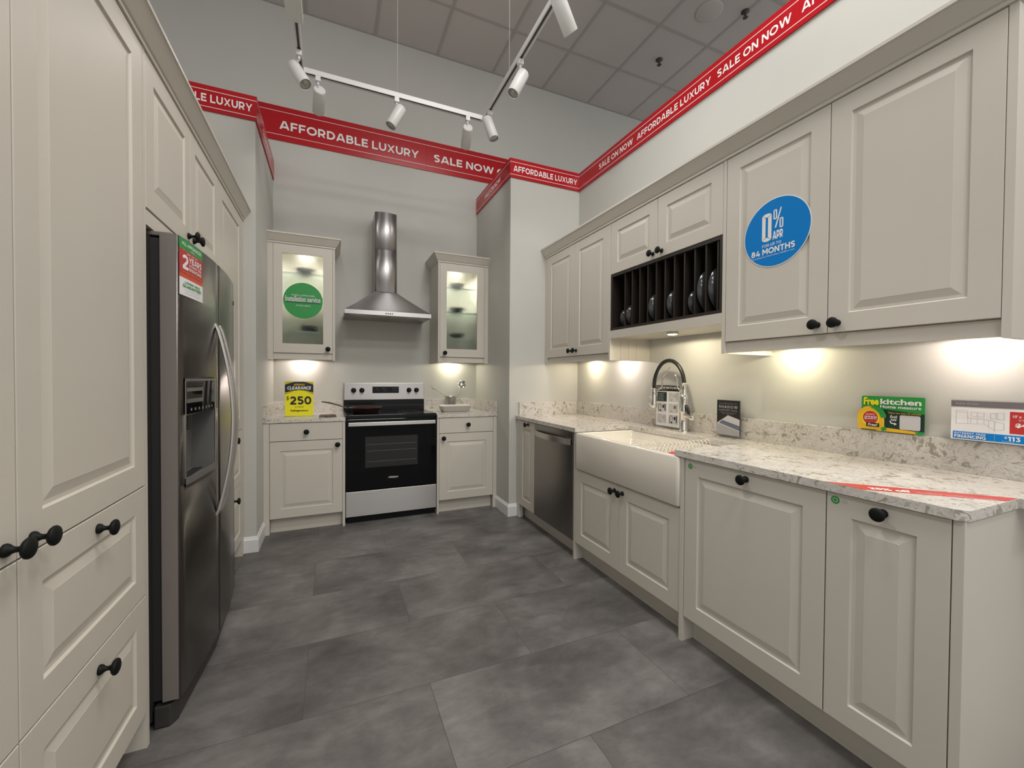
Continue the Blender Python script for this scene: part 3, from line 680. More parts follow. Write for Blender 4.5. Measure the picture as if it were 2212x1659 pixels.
# fridge
t = thing('refrigerator', 'dark stainless side-by-side refrigerator with dispenser set between the tall cabinets', 'refrigerator', (-.565, 1.787, 0), FACE_L)
FW = .884; FH = 1.722
M().box(0, FW, .006, .58, .03, FH-.012, GASKET).build('case', t)
def fridge_front(u):   # distance of the bowed front beyond the case line
    return -.076 - .028*(1-((u/FW)*2-1)**2)
YB = -.024
def fpiece(m, u0, u1, z0, z1, endl=False, endr=False, n=10):
    fr = [(u0+(u1-u0)*i/n, fridge_front(u0+(u1-u0)*i/n)) for i in range(n+1)]
    if endl: fr = [(u0, fr[0][1]+.006), (u0+.005, fr[0][1]+.0004)] + fr[1:]
    if endr: fr = fr[:-1] + [(u1-.005, fr[-1][1]+.0004), (u1, fr[-1][1]+.006)]
    k = len(fr); lo = [(x, y, z0) for x, y in fr]; hi = [(x, y, z1) for x, y in fr]
    m.add(lo+hi, [(i, i+1, k+i+1, k+i) for i in range(k-1)], FRIDGE, True)
    bl = [(u0, YB, z0), (u1, YB, z0)]; bh = [(u0, YB, z1), (u1, YB, z1)]
    m.add([lo[0], hi[0], bh[0], bl[0]], [(0, 1, 2, 3)], FRIDGE_SIDE); m.add([lo[-1], hi[-1], bh[1], bl[1]], [(0, 1, 2, 3)], FRIDGE_SIDE)
    m.add(bl+bh, [(0, 1, 3, 2)], FRIDGE_SIDE)
    m.add(lo+[bl[1], bl[0]], [list(range(k+2))], FRIDGE_SIDE); m.add(hi+[bh[1], bh[0]], [list(range(k+2))], FRIDGE_SIDE)
HU0, HU1, HZ0, HZ1 = .043, .342, .840, 1.090
ZD0, ZD1 = .092, FH-.004; FS = FW*.463
m = M(); fpiece(m, 0, FS, ZD0, HZ0, True, True); fpiece(m, 0, FS, HZ1, ZD1, True, True); fpiece(m, 0, HU0, HZ0, HZ1, True, False, 3); fpiece(m, HU1, FS, HZ0, HZ1, False, True, 3); dl_ = m.build('freezer_door', t)
m = M(); fpiece(m, FS+.005, FW, ZD0, ZD1, True, True, 16); dr_ = m.build('fridge_door', t)
M().box(.010, FW-.010, -.0235, .0055, .095, FH-.02, GASKET).build('door_gasket', t)
m = M(); m.prism([(0, .0), (0, -.045), (.03, -.062), (FW/2, -.085), (FW-.03, -.062), (FW, -.045), (FW, 0)], 0.004, .078, DARKG, 'z'); m.build('base_grille', t, .003)
for a in (.01, FW-.10): M().box(a, a+.09, -.055, .02, FH-.012, FH+.003, FRIDGE_SIDE).build('hinge_cover', t, .003)
# dispenser
u0, u1, z0d, z1d = .035, .350, .832, 1.218
def fy(u, o=0): return fridge_front(u)-o
m = M()
def strip(m, pts, z0_, z1_, mat, off0=.0, off1=.004):
    n = len(pts)
    for i in range(n-1):
        a, b = pts[i], pts[i+1]
        m.add([(a, fy(a, off0), z0_), (b, fy(b, off0), z0_), (b, fy(b, off1), z0_), (a, fy(a, off1), z0_), (a, fy(a, off0), z1_), (b, fy(b, off0), z1_), (b, fy(b, off1), z1_), (a, fy(a, off1), z1_)],
              [(0, 3, 2, 1), (4, 5, 6, 7), (3, 2, 6, 7), (0, 1, 5, 4), (0, 3, 7, 4), (1, 2, 6, 5)], mat)
us = [u0+(u1-u0)*i/6 for i in range(7)]
strip(m, us, z1d-.008, z1d, HANDLE); strip(m, us, z0d, z0d+.008, HANDLE); strip(m, [u0, u0+.008], z0d, z1d, HANDLE); strip(m, [u1-.008, u1], z0d, z1d, HANDLE)
dsp = m.build('dispenser_frame', dl_)
m = M(); strip(m, us[0:7], 1.09, z1d-.008, BGLASS, -.001, .003); strip(m, [u0+.012, u0+.16], 1.130, 1.185, HANDLE, .003, .0045); strip(m, [u0+.015, u0+.15], 1.145, 1.172, BGLASS, .0045, .005); m.build('control_panel', dl_)
m = M(); RY = -.0245
m.add([(HU0, RY, HZ0), (HU1, RY, HZ0), (HU1, RY-.004, HZ1), (HU0, RY-.004, HZ1)], [(0, 1, 2, 3)], RECESS)
for uu in (HU0+.0003, HU1-.0003): m.add([(uu, fy(uu), HZ0), (uu, fy(uu), HZ1), (uu, RY, HZ1), (uu, RY, HZ0)], [(0, 1, 2, 3)], RECESS)
m.box(HU0, HU1, RY-.05, RY, HZ0, HZ0+.006, RECESS); m.box(HU0, HU1, RY-.055, RY, HZ1-.006, HZ1, RECESS)
for i in range(9): m.box(HU0+.02+i*.03, HU0+.038+i*.03, RY-.045, RY-.01, HZ0+.006, HZ0+.008, GASKET)
m.box(HU0+.13, HU0+.17, RY-.03, RY, HZ1-.07, HZ1-.01, GASKET); m.build('dispenser_recess', dl_)
m = M()
fs0 = []; strip(m, us, z0d+.008, z0d+.028, RECESS, .001, .010); m.build('drip_tray', dl_)
for i in range(7): m = M(); strip(m, [u0+.045+i*.036, u0+.056+i*.036], 1.100, 1.110, PGREY, .003, .0034); m.build('control_icon', dl_)
# two bowed handles
for uc, par in ((FW*.463-.030, dl_), (FW*.463+.038, dr_)):
    m = M(); rs = []; n = 28
    for i in range(n+1):
        v = i/n; z = .62+(1.455-.62)*v; off = .006+.062*math.sin(PI*v)**.85 if 0 < v < 1 else .004
        y = fy(uc)-off; w_ = .015; rs.append([(uc-w_, y, z), (uc+w_, y, z), (uc+w_*1.1, y+.012, z), (uc-w_*1.1, y+.012, z)])
    m.rings(rs, HANDLE, False); m.build('handle', par, .003)
m = M(); m.cyl((FW-.05, fy(FW-.05)+.001, 1.615), (FW-.05, fy(FW-.05)-.002, 1.615), .012, BENAM); m.build('badge', dr_)
# ================================================================== sale banners
def banner(name, label, loc, rz, L, z0, z1, texts, lines, mirror_seams=(), th=.010):
    t = thing(name, label, 'banner', loc, rz, None)
    M().box(0, L, -th, -.0005, z0, z1, RED).build('board', t)
    m = M()
    for z in lines: m.box(0, L, -th-.0006, -th, z-.0018, z+.0018, WHITE)
    m.build('stripes', t)
    for tx, a, b, c_, d_, bd in texts: m = M(); put_caps(m, tx, a, b, c_, d_, WHITE, y=-th-.0008, pen=bd); m.build('lettering', t)
    return t
ZB0, ZB1 = 2.984, 3.150
tz = (3.040, 3.088)
LN = (3.118, 3.010)
B1 = .20
tx = []
ys = 3.355
def seg(y_from, y_to): return (3.355-y_from, 3.355-y_to)
for s_, a, b in (('SALE ON NOW', 3.036, 2.594), ('AFFORDABLE LUXURY', 2.546, 1.877), ('SALE ON NOW', 1.830, 1.390), ('AFFORDABLE LUXURY', 1.339, .67), ('SALE ON NOW', .62, .18)):
    p, q = seg(a, b); tx.append((s_, p, q, 3.040, 3.086, B1))
banner('sale_banner', 'long red sale banner along the top of the right wall', (XW-.0005, 3.355, 0), FACE_R, 3.3, ZB0, ZB1, tx, LN)
banner('sale_banner', 'short red AFFORDABLE LUXURY banner on the boxed-out corner between back and right wall', (XJR-.0105, YJ-.0005, 0), FACE_B, XW-XJR, ZB0, ZB1, [('AFFORDABLE LUXURY', .033, .682, 3.037, 3.088, B1)], LN)
banner('sale_banner', 'red SALE ON NOW banner on the narrow return wall right of the hood', (XJR-.0005, YW-.012, 0), FACE_R, YW-YJ-.012, ZB0, ZB1, [('SALE ON NOW', .268, .70, 3.036, 3.082, B1)], LN)
banner('sale_banner', 'red AFFORDABLE LUXURY banner on the boxed-out wall above the far left cabinets', (-1.25, YJL-.0005, 0), FACE_B, .765+.0105, ZB0, ZB1, [('AFFORDABLE LUXURY', .09, .748, 3.040, 3.092, B1)], LN)
banner('sale_banner', 'red banner on the narrow return wall left of the hood', (XJL+.0005, YJL, 0), FACE_L, YW-YJL-.012, ZB0, ZB1, [('SALE ON NOW', .26, .70, 3.040, 3.088, B1)], LN)
banner('sale_banner', 'large red AFFORDABLE LUXURY banner high on the back wall', (-.70, YW-.0005, 0), FACE_B, 1.586, 3.345, 3.650, [('AFFORDABLE LUXURY', -.431+.70, .806+.70, 3.448, 3.524, .20)], (3.603, 3.396))
banner('sale_banner', 'large red SALE NOW ON banner high on the back wall at its right end', (.8875, YW-.0005, 0), FACE_B, 1.0, 3.345, 3.650, [('SALE NOW ON', .075, .955, 3.450, 3.526, .20)], (3.603, 3.396))
# ================================================================== stickers and signs
def disc(m, cx, cz, rx, rz, y0, y1, mat, n=48, tilt=0):
    pts = [(cx+rx*math.cos(2*PI*i/n), cz+rz*math.sin(2*PI*i/n)) for i in range(n)]
    return m.prism(pts, y0, y1, mat, 'y')
t = thing('round_sticker', 'round blue 0% APR sticker on the wall cabinet door', 'sticker', (1.785-.0003, 1.218, 1.877), FACE_R)
m = M(); disc(m, 0, 0, .1500, .1500, -.0008, 0, WHITE); disc(m, 0, 0, .1465, .1465, -.0012, -.0008, BLUE); m.build('disc', t)
m = M(); Y = -.0015
def tall0(x0, x1, z0, z1, w):
    r = (x1-x0)/2; cx = (x0+x1)/2; k = r-w/2; e = r*.62
    v, f = stroke_geo(_arc(cx, z1-e, k, e-w/2, 0, 180, 12) + _arc(cx, z0+e, k, e-w/2, 180, 360, 12) + [(cx+k, z1-e)], w); m.add([(a, Y, b) for a, b in v], f, WHITE)
tall0(-.062, -.018, -.032, .092, .0165); tall0(-.010, .0065, .055, .098, .0055); tall0(.0175, .034, .012, .055, .0055)
m.add([(-.004, Y, .018), (.003, Y, .018), (.027, Y, .100), (.021, Y, .100)], [(0, 1, 2, 3)], WHITE)
put_caps(m, 'APR', -.012, .033, -.032, .005, WHITE, Y, .26, .14)
put_caps(m, 'FOR UP TO', -.060, .026, -.056, -.043, WHITE, Y, .17, .2); put_caps(m, '84 MONTHS', -.112, .085, -.088, -.062, WHITE, Y, .23)
put_text(m, 'On all Infinity Plus & Fitted kitchens of $3,000 or more', -.110, .083, -.102, -.094, WHITE, Y, 0)
m.build('lettering', t)
t = thing('round_sticker', 'round green installation service sticker on the left glass cabinet door', 'sticker', (-.223, YG-.0130, 1.867))
m = M(); disc(m, 0, 0, .150, .150, -.0008, 0, GREEN); m.build('disc', t)
m = M(); put_text(m, 'WREN APPROVED', -.090, .088, .036, .050, LGREY, Y, .01); put_text(m, 'Installation service', -.134, .132, -.010, .036, LGREY, Y, .03); m.box(-.134, .132, Y, Y+.0002, -.020, -.014, DGREEN)
put_text(m, 'AVAILABLE', -.056, .055, -.048, -.036, LGREY, Y, .01); m.build('lettering', t)
def green_dot(y, z, lb):
    t = thing('round_label', lb, 'sticker', (1.509-.0003, y, z), FACE_R, None)
    m = M(); disc(m, 0, 0, .0125, .0125, -.0006, 0, GREEN, 24); disc(m, 0, 0, .0075, .0075, -.0009, -.0006, LGREY, 20); disc(m, 0, 0, .0055, .0055, -.0011, -.0009, GREEN, 20); m.build('disc', t)
    m = M(); m.box(.018, .034, -.0004, 0, .003, .0045, MGREY); m.box(.018, .036, -.0004, 0, -.003, -.0015, MGREY); m.build('small_print', t)
green_dot(1.412, .829, 'small green round label on the wide base cabinet door right of the sink'); green_dot(.815, .838, 'small green round label on the near end base cabinet door')
m = M(); disc(m, 0, 0, .008, .008, -.0006, 0, MGREY, 20); o = m.build('round_label', None, 0, (1.5087, 3.235, .842), FACE_R); tag(o, 'tiny grey round label on the corner base cabinet door', 'sticker')
# yellow clearance sign
t = thing('sale_sign', 'yellow and black SPRING CLEARANCE $250 sign in an acrylic stand left of the range', 'sign', (-.357, 3.885, ZT), .0)
w_, h_ = .212, .292
m = M(); m.box(-.003, w_+.003, .002, .005, 0, h_+.006, ACRYL); m.box(-.003, w_+.003, -.001, .05, 0, .003, ACRYL); m.build('acrylic_stand', t)
m = M(); m.box(0, w_, 0, .0015, .006, h_, YELL); m.build('sheet', t)
m = M(); Y = -.0006
m.add([(0, Y, .200), (w_/2, Y, .222), (w_, Y, .200), (w_, Y, .268), (w_*.68, Y, .2905), (w_*.32, Y, .2905), (0, Y, .268)], [list(range(7))], PBLACK)
m.add([(0, Y, .275), (w_*.27, Y, .2905), (w_*.20, Y, .2905), (0, Y, .279)], [(0, 1, 2, 3)], PBLACK); m.add([(w_, Y, .275), (w_*.73, Y, .2905), (w_*.80, Y, .2905), (w_, Y, .279)], [(0, 1, 2, 3)], PBLACK)
m.add([(0, Y, .188), (w_*.28, Y, .204), (0, Y, .194)], [(0, 1, 2)], PBLACK); m.add([(w_, Y, .188), (w_*.72, Y, .204), (w_, Y, .194)], [(0, 1, 2)], PBLACK)
m.build('header', t)
m = M(); Y = -.0012
put_text(m, 'SPRING', .065, .147, .258, .274, ORYEL, Y, .02, .2); put_caps(m, 'CLEARANCE', .016, .196, .226, .252, WHITE, Y, .23, .12, .2); m.box(.03, .18, Y, Y+.0002, .217, .219, YELL)
put_caps(m, '250', .036, .196, .100, .168, PBLACK, Y, .23, .10); put_text(m, '$', .010, .031, .135, .170, PBLACK, Y, .0); put_text(m, 'BUY ONE GIFT', .075, .142, .076, .084, PBLACK, Y, .02); put_text(m, 'Refrigerators', .042, .172, .038, .058, PBLACK, Y, .03)
m.build('lettering', t)
# financing notice on the fridge
t = thing('notice_sticker', 'green, red and white 2 YEARS financing notice on the fridge freezer door', 'sticker', (-.565, 1.787, 0), FACE_L)
def curved(m, ua, ub, za, zb, mat, off=.0008, n=4):
    for i in range(n):
        a = ua+(ub-ua)*i/n; b = ua+(ub-ua)*(i+1)/n
        m.add([(a, fy(a, off), za), (b, fy(b, off), za), (b, fy(b, off), zb), (a, fy(a, off), zb)], [(0, 1, 2, 3)], mat)
def ctext(m, tx_, ua, ub, za, zb, mat, bold=.02, off=.0014):
    q = M(); put_text(q, tx_, ua, ub, za, zb, mat, 0, bold); q.v = [(x, fy(x, off), z) for x, y, z in q.v]; m.add(q.v, q.f, mat)
def cc_(m, tx_, ua, ub, za, zb, mat):
    q = M(); put_caps(q, tx_, ua, ub, za, zb, mat, 0, .22); q.v = [(x, fy(x, .0014), z) for x, y, z in q.v]; m.add(q.v, q.f, mat)
m = M(); a, b = .004, .205
curved(m, a, b, 1.678, 1.716, GREEN); curved(m, a, b, 1.592, 1.678, PRED); curved(m, a, b, 1.578, 1.592, ORANGE); curved(m, a, b, 1.515, 1.578, WHITE); m.build('sheet', t)
m = M(); ctext(m, 'ALL APPLIANCES', .022, .190, 1.694, 1.706, WHITE); ctext(m, 'offer', .09, .13, 1.683, 1.689, LGREY)
ctext(m, 'GET UP TO', .06, .15, 1.666, 1.672, WHITE, .01); cc_(m, '2', .025, .072, 1.610, 1.662, WHITE); cc_(m, 'YEARS', .078, .190, 1.640, 1.662, WHITE); ctext(m, 'INTEREST FREE', .078, .190, 1.627, 1.636, WHITE, .01); ctext(m, 'FINANCING', .078, .190, 1.611, 1.623, WHITE, .02)
ctext(m, 'on approved accounts', .028, .190, 1.598, 1.604, ORYEL, 0); ctext(m, 'LOWEST PRICE', .045, .175, 1.560, 1.568, GREEN, .03); ctext(m, 'GUARANTEED', .028, .188, 1.545, 1.557, GREEN, .03)
ctext(m, 'or we will match any price', .035, .18, 1.535, 1.540, MGREY, 0); ctext(m, 'ask in store for details', .045, .17, 1.526, 1.530, MGREY, 0)
m.build('lettering', t)
# home measure sign
t = thing('promo_sign', 'green Free kitchen Home measure sign with tape measure leaning on the right wall', 'sign', (2.117, 1.048, 1.0118), FACE_R)
W_, H_ = .210, .150
def rrect(m, x0, x1, z0, z1, r, y0, y1, mat):
    return m.prism([(p[0], p[1]) for p in rr(x0, x1, z0, z1, r, 0, 4)], y0, y1, mat, 'y')
m = M(); rrect(m, 0, W_, 0.004, H_, .006, 0, .003, GREEN); m.build('board', t)
m = M(); Y = -.0006
m.add([(0, Y, .100), (.085, Y, .096), (W_, Y, .084), (W_, Y, .006), (0, Y, .004)], [(0, 4, 3, 2, 1)], DGREEN)
m.add([(.085, Y-.0001, .020), (W_*.96, Y-.0001, .013), (W_*.96, Y-.0001, .004), (.05, Y-.0001, .004)], [(0, 1, 2, 3)], ORYEL)
m.add([(.18, Y-.0002, .012), (W_, Y-.0002, .015), (W_, Y-.0002, .004), (.19, Y-.0002, .0)], [(0, 1, 2, 3)], GREEN)
m.build('print_panels', t)
m = M(); disc(m, .034, .058, .048, .050, -.003, -.0002, ORYEL, 40); m.box(-.012, .082, -.0026, -.0002, .008, .05, ORYEL); disc(m, .034, .056, .031, .033, -.0036, -.003, YELL, 36); disc(m, .034, .058, .027, .028, -.004, -.0036, PRED, 36)
m.prism([(.030, .106), (.055, .108), (.078, .094), (.090, .070), (.088, .062), (.072, .060), (.064, .080), (.050, .094)], -.0042, -.003, GREEN, 'y'); m.prism([(.072, .018), (.088, .026), (.090, .010), (.076, .004)], -.0042, -.003, GREEN, 'y'); m.build('tape_measure_picture', t)
m = M(); m.box(.020, .066, -.0046, -.0042, .020, .036, PBLACK); m.build('price_flash', t)
m = M(); Y = -.0012
put_text(m, 'Free', .008, .062, .112, .144, YELL, Y, .04); put_text(m, 'kitchen', .067, .200, .117, .140, WHITE, Y, .03); put_text(m, 'Home measure', .067, .200, .101, .114, WHITE, Y, .02)
put_text(m, 'Takes less than 45 minutes', .094, .200, .080, .087, ORYEL, Y, .0); put_text(m, 'Book', .101, .126, .062, .074, WHITE, Y, .01, .3); put_text(m, 'now', .103, .124, .050, .059, WHITE, Y, .01, .3)
m.add([(.099, Y, .050), (.103, Y, .050), (.106, Y, .043), (.116, Y, .041), (.116, Y, .044), (.124, Y, .038), (.115, Y, .032), (.116, Y, .037), (.104, Y, .039)], [list(range(9))], WHITE)
rrect(m, .133, .198, .018, .076, .006, Y, Y+.0004, LGREY)
put_text(m, 'WORTH', .018, .050, .068, .075, WHITE, -.0044, .0); put_text(m, '$250', .012, .058, .050, .064, WHITE, -.0044, .04); put_text(m, 'Free!', .026, .060, .023, .034, WHITE, -.005, .02, .2)
m.box(.012, .060, -.0047, -.0045, .0555, .0575, PBLACK); m.build('lettering', t)
# price sign at the frame's right edge
t = thing('price_sign', 'acrylic sign with kitchen drawing and blue FINANCING strip on the right wall ledge', 'sign', (2.103, .758, 1.0118), FACE_R)
m = M(); m.box(-.002, .30, .003, .006, 0, .150, ACRYL); m.box(-.012, .302, -.012, .034, -.0, .003, ACRYL); m.build('acrylic_stand', t)
m = M(); m.box(0, .298, 0, .002, .004, .146, WHITE); m.build('sheet', t)
m = M(); Y = -.0008
m.box(0, .298, Y, 0, .124, .146, PGREY); m.box(.006, .292, Y, 0, .008, .034, BLUE); m.box(.145, .245, Y, 0, .040, .114, PRED); m.build('print_panels', t)
m = M(); Y = -.0012
def ln(x0, z0, x1, z1, wd=.0009):
    d = Vector((x1-x0, z1-z0)).normalized(); n_ = Vector((-d.y, d.x))*wd/2
    m.add([(x0+n_.x, Y, z0+n_.y), (x1+n_.x, Y, z1+n_.y), (x1-n_.x, Y, z1-n_.y), (x0-n_.x, Y, z0-n_.y)], [(0, 1, 2, 3)], MGREY)
for s_ in ((.014, .112, .014, .062), (.014, .062, .044, .064), (.044, .064, .044, .108), (.014, .112, .044, .110), (.014, .105, .044, .103), (.044, .084, .085, .082), (.085, .082, .132, .072), (.085, .066, .085, .082), (.052, .082, .052, .066), (.068, .082, .068, .066), (.044, .064, .085, .066), (.085, .066, .110, .046), (.110, .046, .110, .076), (.132, .072, .132, .048), (.110, .046, .132, .050), (.052, .106, .052, .092), (.052, .106, .085, .104), (.052, .092, .085, .090), (.085, .104, .085, .090), (.068, .105, .068, .091), (.100, .104, .100, .088), (.115, .106, .115, .086), (.132, .108, .132, .084), (.100, .088, .132, .084), (.100, .104, .132, .108), (.096, .057, .096, .080)): ln(*s_)
m.build('kitchen_drawing', t)
m = M(); put_text(m, 'INTEREST FREE', .010, .090, .024, .031, WHITE, Y, .01); put_caps(m, 'FINANCING', .010, .090, .011, .022, WHITE, Y, .22); put_text(m, '$', .134, .140, .020, .029, WHITE, Y, .0); put_caps(m, '113', .142, .170, .014, .029, WHITE, Y, .24); m.box(.110, .1106, Y, Y+.0001, .011, .031, LGREY)
put_text(m, '84 payments', .128, .155, .0095, .0125, WHITE, Y, 0); put_text(m, '$4,530', .158, .225, .060, .076, WHITE, Y, .04); put_text(m, "10' x 10' KITCHEN", .152, .236, .094, .103, WHITE, Y, .02); put_text(m, '$9,060', .165, .200, .082, .090, PINK, Y, .0); put_text(m, 'Shaker Ermine', .012, .070, .132, .139, MGREY, Y, 0)
m.build('lettering', t)
# faucet display card
t = thing('display_sign', 'white COLOR MATCHED faucet card in an acrylic stand behind the faucet', 'sign', (2.100, 2.275, ZT), FACE_R+.0)
W_, H_ = .212, .290
m = M(); m.box(-.003, W_+.003, .003, .006, 0, H_+.003, ACRYL); m.box(-.006, W_+.006, -.03, .018, 0, .004, ACRYL); m.build('acrylic_stand', t)
m = M(); m.box(0, W_, 0, .002, .012, H_, WHITE); m.build('sheet', t)
m = M(); Y = -.0008; m.box(0, W_, Y, 0, .252, H_, PBLACK); m.box(.010, .098, Y, 0, .180, .245, DGREEN)
for cx, cz in ((.114, .180), (.010, .105), (.114, .105), (.010, .030), (.114, .030)): m.box(cx, cx+.088, Y+.0004, 0, cz, cz+.065, LGREY)
m.build('print_panels', t)
m = M(); Y = -.0012
for cx, cz, c1 in ((.114, .180, MGREY), (.010, .105, PBLACK), (.114, .105, MGREY), (.010, .030, MGREY), (.114, .030, PBLACK)):
    q = M(); q.tube([(cx+.014, Y, cz+.006), (cx+.014, Y, cz+.045)] + [(cx+.026-.012*math.cos(PI*i/8), Y, cz+.045+.012*math.sin(PI*i/8)) for i in range(9)] + [(cx+.038, Y, cz+.030)], .0014, c1, 6); m.add(q.v, q.f, c1)
    m.box(cx+.050, cx+.066, Y, Y+.0003, cz+.030, cz+.052, c1 if c1 is PBLACK or cz != .105 else WOOD); m.box(cx+.070, cx+.078, Y, Y+.0003, cz+.012, cz+.058, c1); disc(m, cx+.030, cz+.012, .007, .007, Y, Y+.0003, c1, 16)
m.build('faucet_pictures', t)
m = M(); put_caps(m, 'COLOR MATCHED', .012, .196, .268, .282, WHITE, Y, .2); put_text(m, 'faucets', .05, .10, .257, .264, MGREY, Y, 0)
for i in range(7): m.box(.018, .075-.006*(i % 3), Y, Y+.0002, .188+i*.0075, .190+i*.0075, MGREY)
m.build('lettering', t)
# shadow support rail card
t = thing('display_sign', 'small black SHADOW SUPPORT RAIL card standing right of the faucet', 'sign', (2.100, 1.772, ZT), FACE_R)
W_, H_ = .150, .214
m = M(); m.box(-.003, W_+.003, .003, .006, 0, H_+.003, ACRYL); m.box(-.004, W_+.004, -.03, .018, 0, .003, ACRYL); m.build('acrylic_stand', t)
m = M(); m.box(0, W_, 0, .002, .010, H_, PBLACK); m.build('sheet', t)
m = M(); Y = -.0008
m.add([(0, Y, .078), (.075, Y, .128), (W_, Y, .108), (W_, Y, .012), (0, Y, .012)], [list(range(5))], LGREY)
m.add([(.015, Y-.0002, .080), (.038, Y-.0002, .098), (W_, Y-.0002, .072), (W_, Y-.0002, .045)], [(0, 1, 2, 3)], PBLUE); m.add([(0, Y-.0002, .078), (W_, Y-.0002, .040), (W_, Y-.0002, .012), (0, Y-.0002, .012)], [(0, 1, 2, 3)], MGREY); m.build('rail_picture', t)
m = M(); Y = -.0012; put_caps(m, 'SHADOW', .014, .136, .168, .184, LGREY, Y, .15, .3); put_caps(m, 'SUPPORT RAIL', .014, .136, .152, .161, MGREY, Y, .14, .3); put_text(m, 'INTRODUCING THE', .018, .132, .193, .197, MGREY, Y, 0); put_text(m, 'Available in Shadow worktops', .022, .128, .142, .146, MGREY, Y, 0); put_text(m, 'for kitchens', .035, .115, .135, .139, MGREY, Y, 0); m.build('lettering', t)
# red strip sticker on the near end of the worktop
t = thing('counter_strip', 'red promotional strip stuck diagonally across the near end of the worktop', 'sticker', (0, 0, ZT))
m = M(); m.prism([(1.4985, .842), (1.806, .5075), (1.735, .5075), (1.4985, .735)], .0002, .0008, STRIPR, 'z'); m.build('strip', t)
m = M()
def dtext(tx_, s0, s1, o0, o1, mat, bold):
    q = M(); put_text(q, tx_, s0, s1, o0, o1, mat, 0, bold)
    A = Vector((1.500, .800)); d = Vector((.272, -.295)).normalized(); n_ = Vector((-d.y, d.x))
    q.v = [(A.x+d.x*x+n_.x*z, A.y+d.y*x+n_.y*z, .0011) for x, y, z in q.v]; m.add(q.v, q.f, mat)
dtext('25% off', .07, .17, -.030, -.004, WHITE, .04); dtext('in store offers', .18, .31, -.014, -.006, PINK, 0); dtext('quartz countertops', .18, .36, -.032, -.018, PINK, .02)
m.build('lettering', t)
# ================================================================== track lighting
ZTR = 3.285
t = thing('light_track', 'white U-shaped lighting track hung on thin wires above the kitchen', 'light track', (0, 0, ZTR))
def rail(m, x0, x1, y0, y1):
    m.box(x0, x1, y0, y1, 0, .028, TRACKW)
    if x1-x0 > y1-y0: m.box(x0+.01, x1-.01, y0+.011, y1-.011, -.0008, 0, DARKG); m.box(x0, x1, y0, y0+.005, -.006, 0, TRACKW); m.box(x0, x1, y1-.005, y1, -.006, 0, TRACKW)
    else: m.box(x0+.011, x1-.011, y0+.01, y1-.01, -.0008, 0, DARKG); m.box(x0, x0+.005, y0, y1, -.006, 0, TRACKW); m.box(x1-.005, x1, y0, y1, -.006, 0, TRACKW)
for a in ((-.1725, 1.0975, 3.153, 3.188), (-.2075, -.1725, .9, 3.188), (1.0975, 1.1325, .9, 3.188)): m = M(); rail(m, *a); m.build('rail', t)
M().box(-.235, -.150, 2.25, 2.68, -.050, -.008, TRACKW).build('power_box', t, .002)
for x, y in ((.442, 3.170), (1.115, 2.651), (1.115, 1.2), (-.19, 1.6)): M().cyl((x, y, .028), (x, y, ZC-ZTR-.004), .0012, TRACKW, 6).build('wire', t)
SPOTS = [((-.19, 2.965), (-.225, 3.015, 3.21), (-.156, 2.956, 3.078), 'white spotlight head on the left rail just before the corner', 1.4),
 ((-.087, 3.170), (-.078, 3.180, 3.20), (-.088, 3.304, 3.150), 'white spotlight head on the back rail nearest its left corner, turned to the wall', .45),
 ((.437, 3.170), (.465, 3.154, 3.20), (.394, 3.141, 3.057), 'white spotlight head at the middle of the back rail', .7),
 ((.980, 3.170), (.985, 3.175, 3.20), (1.008, 3.31, 3.143), 'white spotlight head on the back rail nearest its right corner, turned to the wall', .45),
 ((1.115, 3.031), (1.086, 3.014, 3.20), (1.126, 2.977, 3.05), 'white spotlight head on the right rail nearest the back corner', 1.3),
 ((1.115, 2.467), (1.138, 2.473, 3.20), (1.067, 2.466, 3.057), 'white spotlight head halfway along the right rail, tilted left', .8),
 ((1.115, 1.905), (1.066, 1.905, 3.20), (1.173, 1.947, 3.088), 'large near spotlight head on the right rail at the top edge of the photo', 1),
 ((-.19, 2.10), (-.19, 2.10, 3.20), (-.04, 2.095, 3.165), 'added unseen spotlight head on the left rail, brightening the right wall', 2.01),  # added out of view to brighten the right wall
 ((-.19, 1.30), (-.19, 1.30, 3.20), (-.11, 1.285, 3.062), 'spotlight head on the left rail near its end, aimed at the right cabinets', 5)]  # also added out of view, brightens the right run
for (ax, ay), tl_, tp, lb, on in SPOTS:
    t = thing('spotlight', lb, 'spotlight', (ax, ay, ZTR-.06), 0, 'white spotlights on the lighting track')
    o_ = Vector((ax, ay, ZTR-.06)); T = Vector(tl_)-o_; Q = Vector(tp)-o_; d = (Q-T).normalized()
    m = M(); m.box(-.016, .016, -.016, .016, .022, .054, TRACKW); m.cyl((0, 0, -.004), (0, 0, .024), .008, TRACKW, 12); m.tube([(0, 0, .0), tuple(T*.5), tuple(T+d*.04)], .007, TRACKW, 10); m.build('adapter', t)
    m = M(); m.lathe([(.033, -.008), (.038, -.002), (.039, .004), (.039, .168), (.037, .170), (.034, .164)], TRACKW, T, d, 28, True, False); m.build('lamp_housing', t)
    m = M(); m.lathe([(.0345, .160), (.022, .159), (.012, .162), (.0, .163)], LENS, T, d, 24, False, False); m.build('lens', t)
    spot_light(tuple(o_+T+d*.178), d, TRACK_E*(.65*on if 2 < on < 4 else on), (62 if on > 4 else 88) if on > 2 else 120, (1, .97, .93), .9, .022)
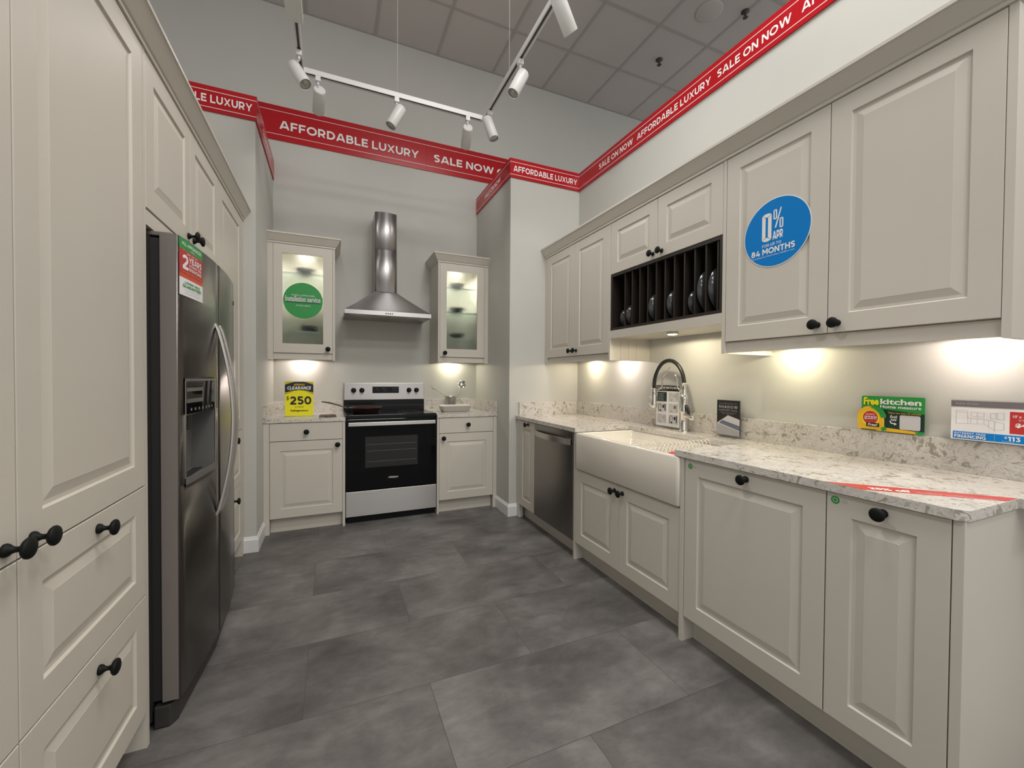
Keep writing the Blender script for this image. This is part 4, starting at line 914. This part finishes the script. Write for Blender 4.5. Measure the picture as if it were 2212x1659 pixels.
# ================================================================== puck lights
def puck(x, y, z, lb, col, e):
    t = thing('puck_light', lb, 'lamp', (x, y, z), 0, 'under-cabinet puck lights')
    M().lathe([(.034, 0), (.034, -.008), (.030, -.010)], TRACKW, n=24).build('housing', t)
    M().lathe([(.028, -.0102), (.026, -.012), (0, -.0125)], PUCKW, n=24, cap0=False).build('lens', t)
    spot_light((x, y, z-.018), (0, 0, -1), e, 178, col, .12, .015, 'puck_lamp')
WARM, PINKW, COOL = (1, .87, .62), (1, .86, .78), (1, .93, .84)
puck(2.045, 3.067, 1.404, 'round lamp under the far corner wall cabinet nearest the corner', WARM, PUCK_E)
puck(2.045, 2.62, 1.404, 'round lamp under the far corner wall cabinet beside the grooved panel', PINKW, PUCK_E)
puck(1.90, 1.93, 1.509, 'round lit lamp under the plate rack above the faucet', WARM, PUCK_E*1.6)
puck(2.045, 1.32, 1.409, 'round lamp under the near wall cabinet below the blue sticker', (1, .90, .60), PUCK_E)
puck(2.045, .69, 1.409, 'round lamp under the near wall cabinet at its near end', PINKW, PUCK_E*.95)
puck(-.236, 4.19, 1.402, 'round lamp under the glass cabinet left of the hood', PINKW, PUCK_E)
puck(1.146, 4.19, 1.402, 'round lamp under the glass cabinet right of the hood', (1, .92, .70), PUCK_E)
# lamps inside the glass cabinets
for x, lb in ((-.215, 'small lamp inside the top of the glass cabinet left of the hood'), (1.150, 'small lamp inside the top of the glass cabinet right of the hood')):
    t = thing('cabinet_lamp', lb, 'lamp', (x, 4.10, 2.3085)); M().lathe([(.030, 0), (.030, -.008), (.026, -.010)], TRACKW, n=24).build('housing', t)
    M().lathe([(.024, -.0102), (0, -.012)], PUCKW, n=24, cap0=False).build('lens', t)
    spot_light((x, 4.10, 2.29), (0, 0, -1), 21.0, 168, (1, .96, .86), .5, .02, 'cabinet_bulb')
# ================================================================== ceiling fittings
t = thing('ceiling_speaker', 'round white speaker grille set in the ceiling tiles', 'speaker', (3.122, 2.778, ZC))
M().lathe([(.115, .002), (.115, -.006), (.105, -.010), (0, -.011)], CEIL, n=40).build('grille', t)
for x, y, lb in ((3.124, 3.404, 'small dark sprinkler head on the ceiling nearer the back wall'), (3.423, 2.65, 'small dark sprinkler head on the ceiling beside the round speaker')):
    t = thing('sprinkler', lb, 'sprinkler', (x, y, ZC), 0, 'ceiling sprinklers')
    M().lathe([(.035, .001), (.035, -.004), (.012, -.006), (.010, -.03), (.006, -.04)], DARKG, n=20).build('body', t)
    M().lathe([(.022, -.052), (.022, -.055)], DARKG, n=16).build('deflector', t)
for i, (tx_, ty_) in enumerate(FILLS):  # panel bodies for the added overhead fill lights
    t = thing('fill_panel', ('added unseen fill light panel just behind the viewer', 'added unseen fill light panel to the right behind the viewer', 'added unseen fill light panel farthest behind the viewer', 'added unseen fill light panel over the near end of the kitchen aisle')[i], 'ceiling light', (tx_, ty_, ZC), 0, 'added fill light panels')
    M().box(-.6, .6, -.30, .30, -.010, .001, TRACKW).build('frame', t)
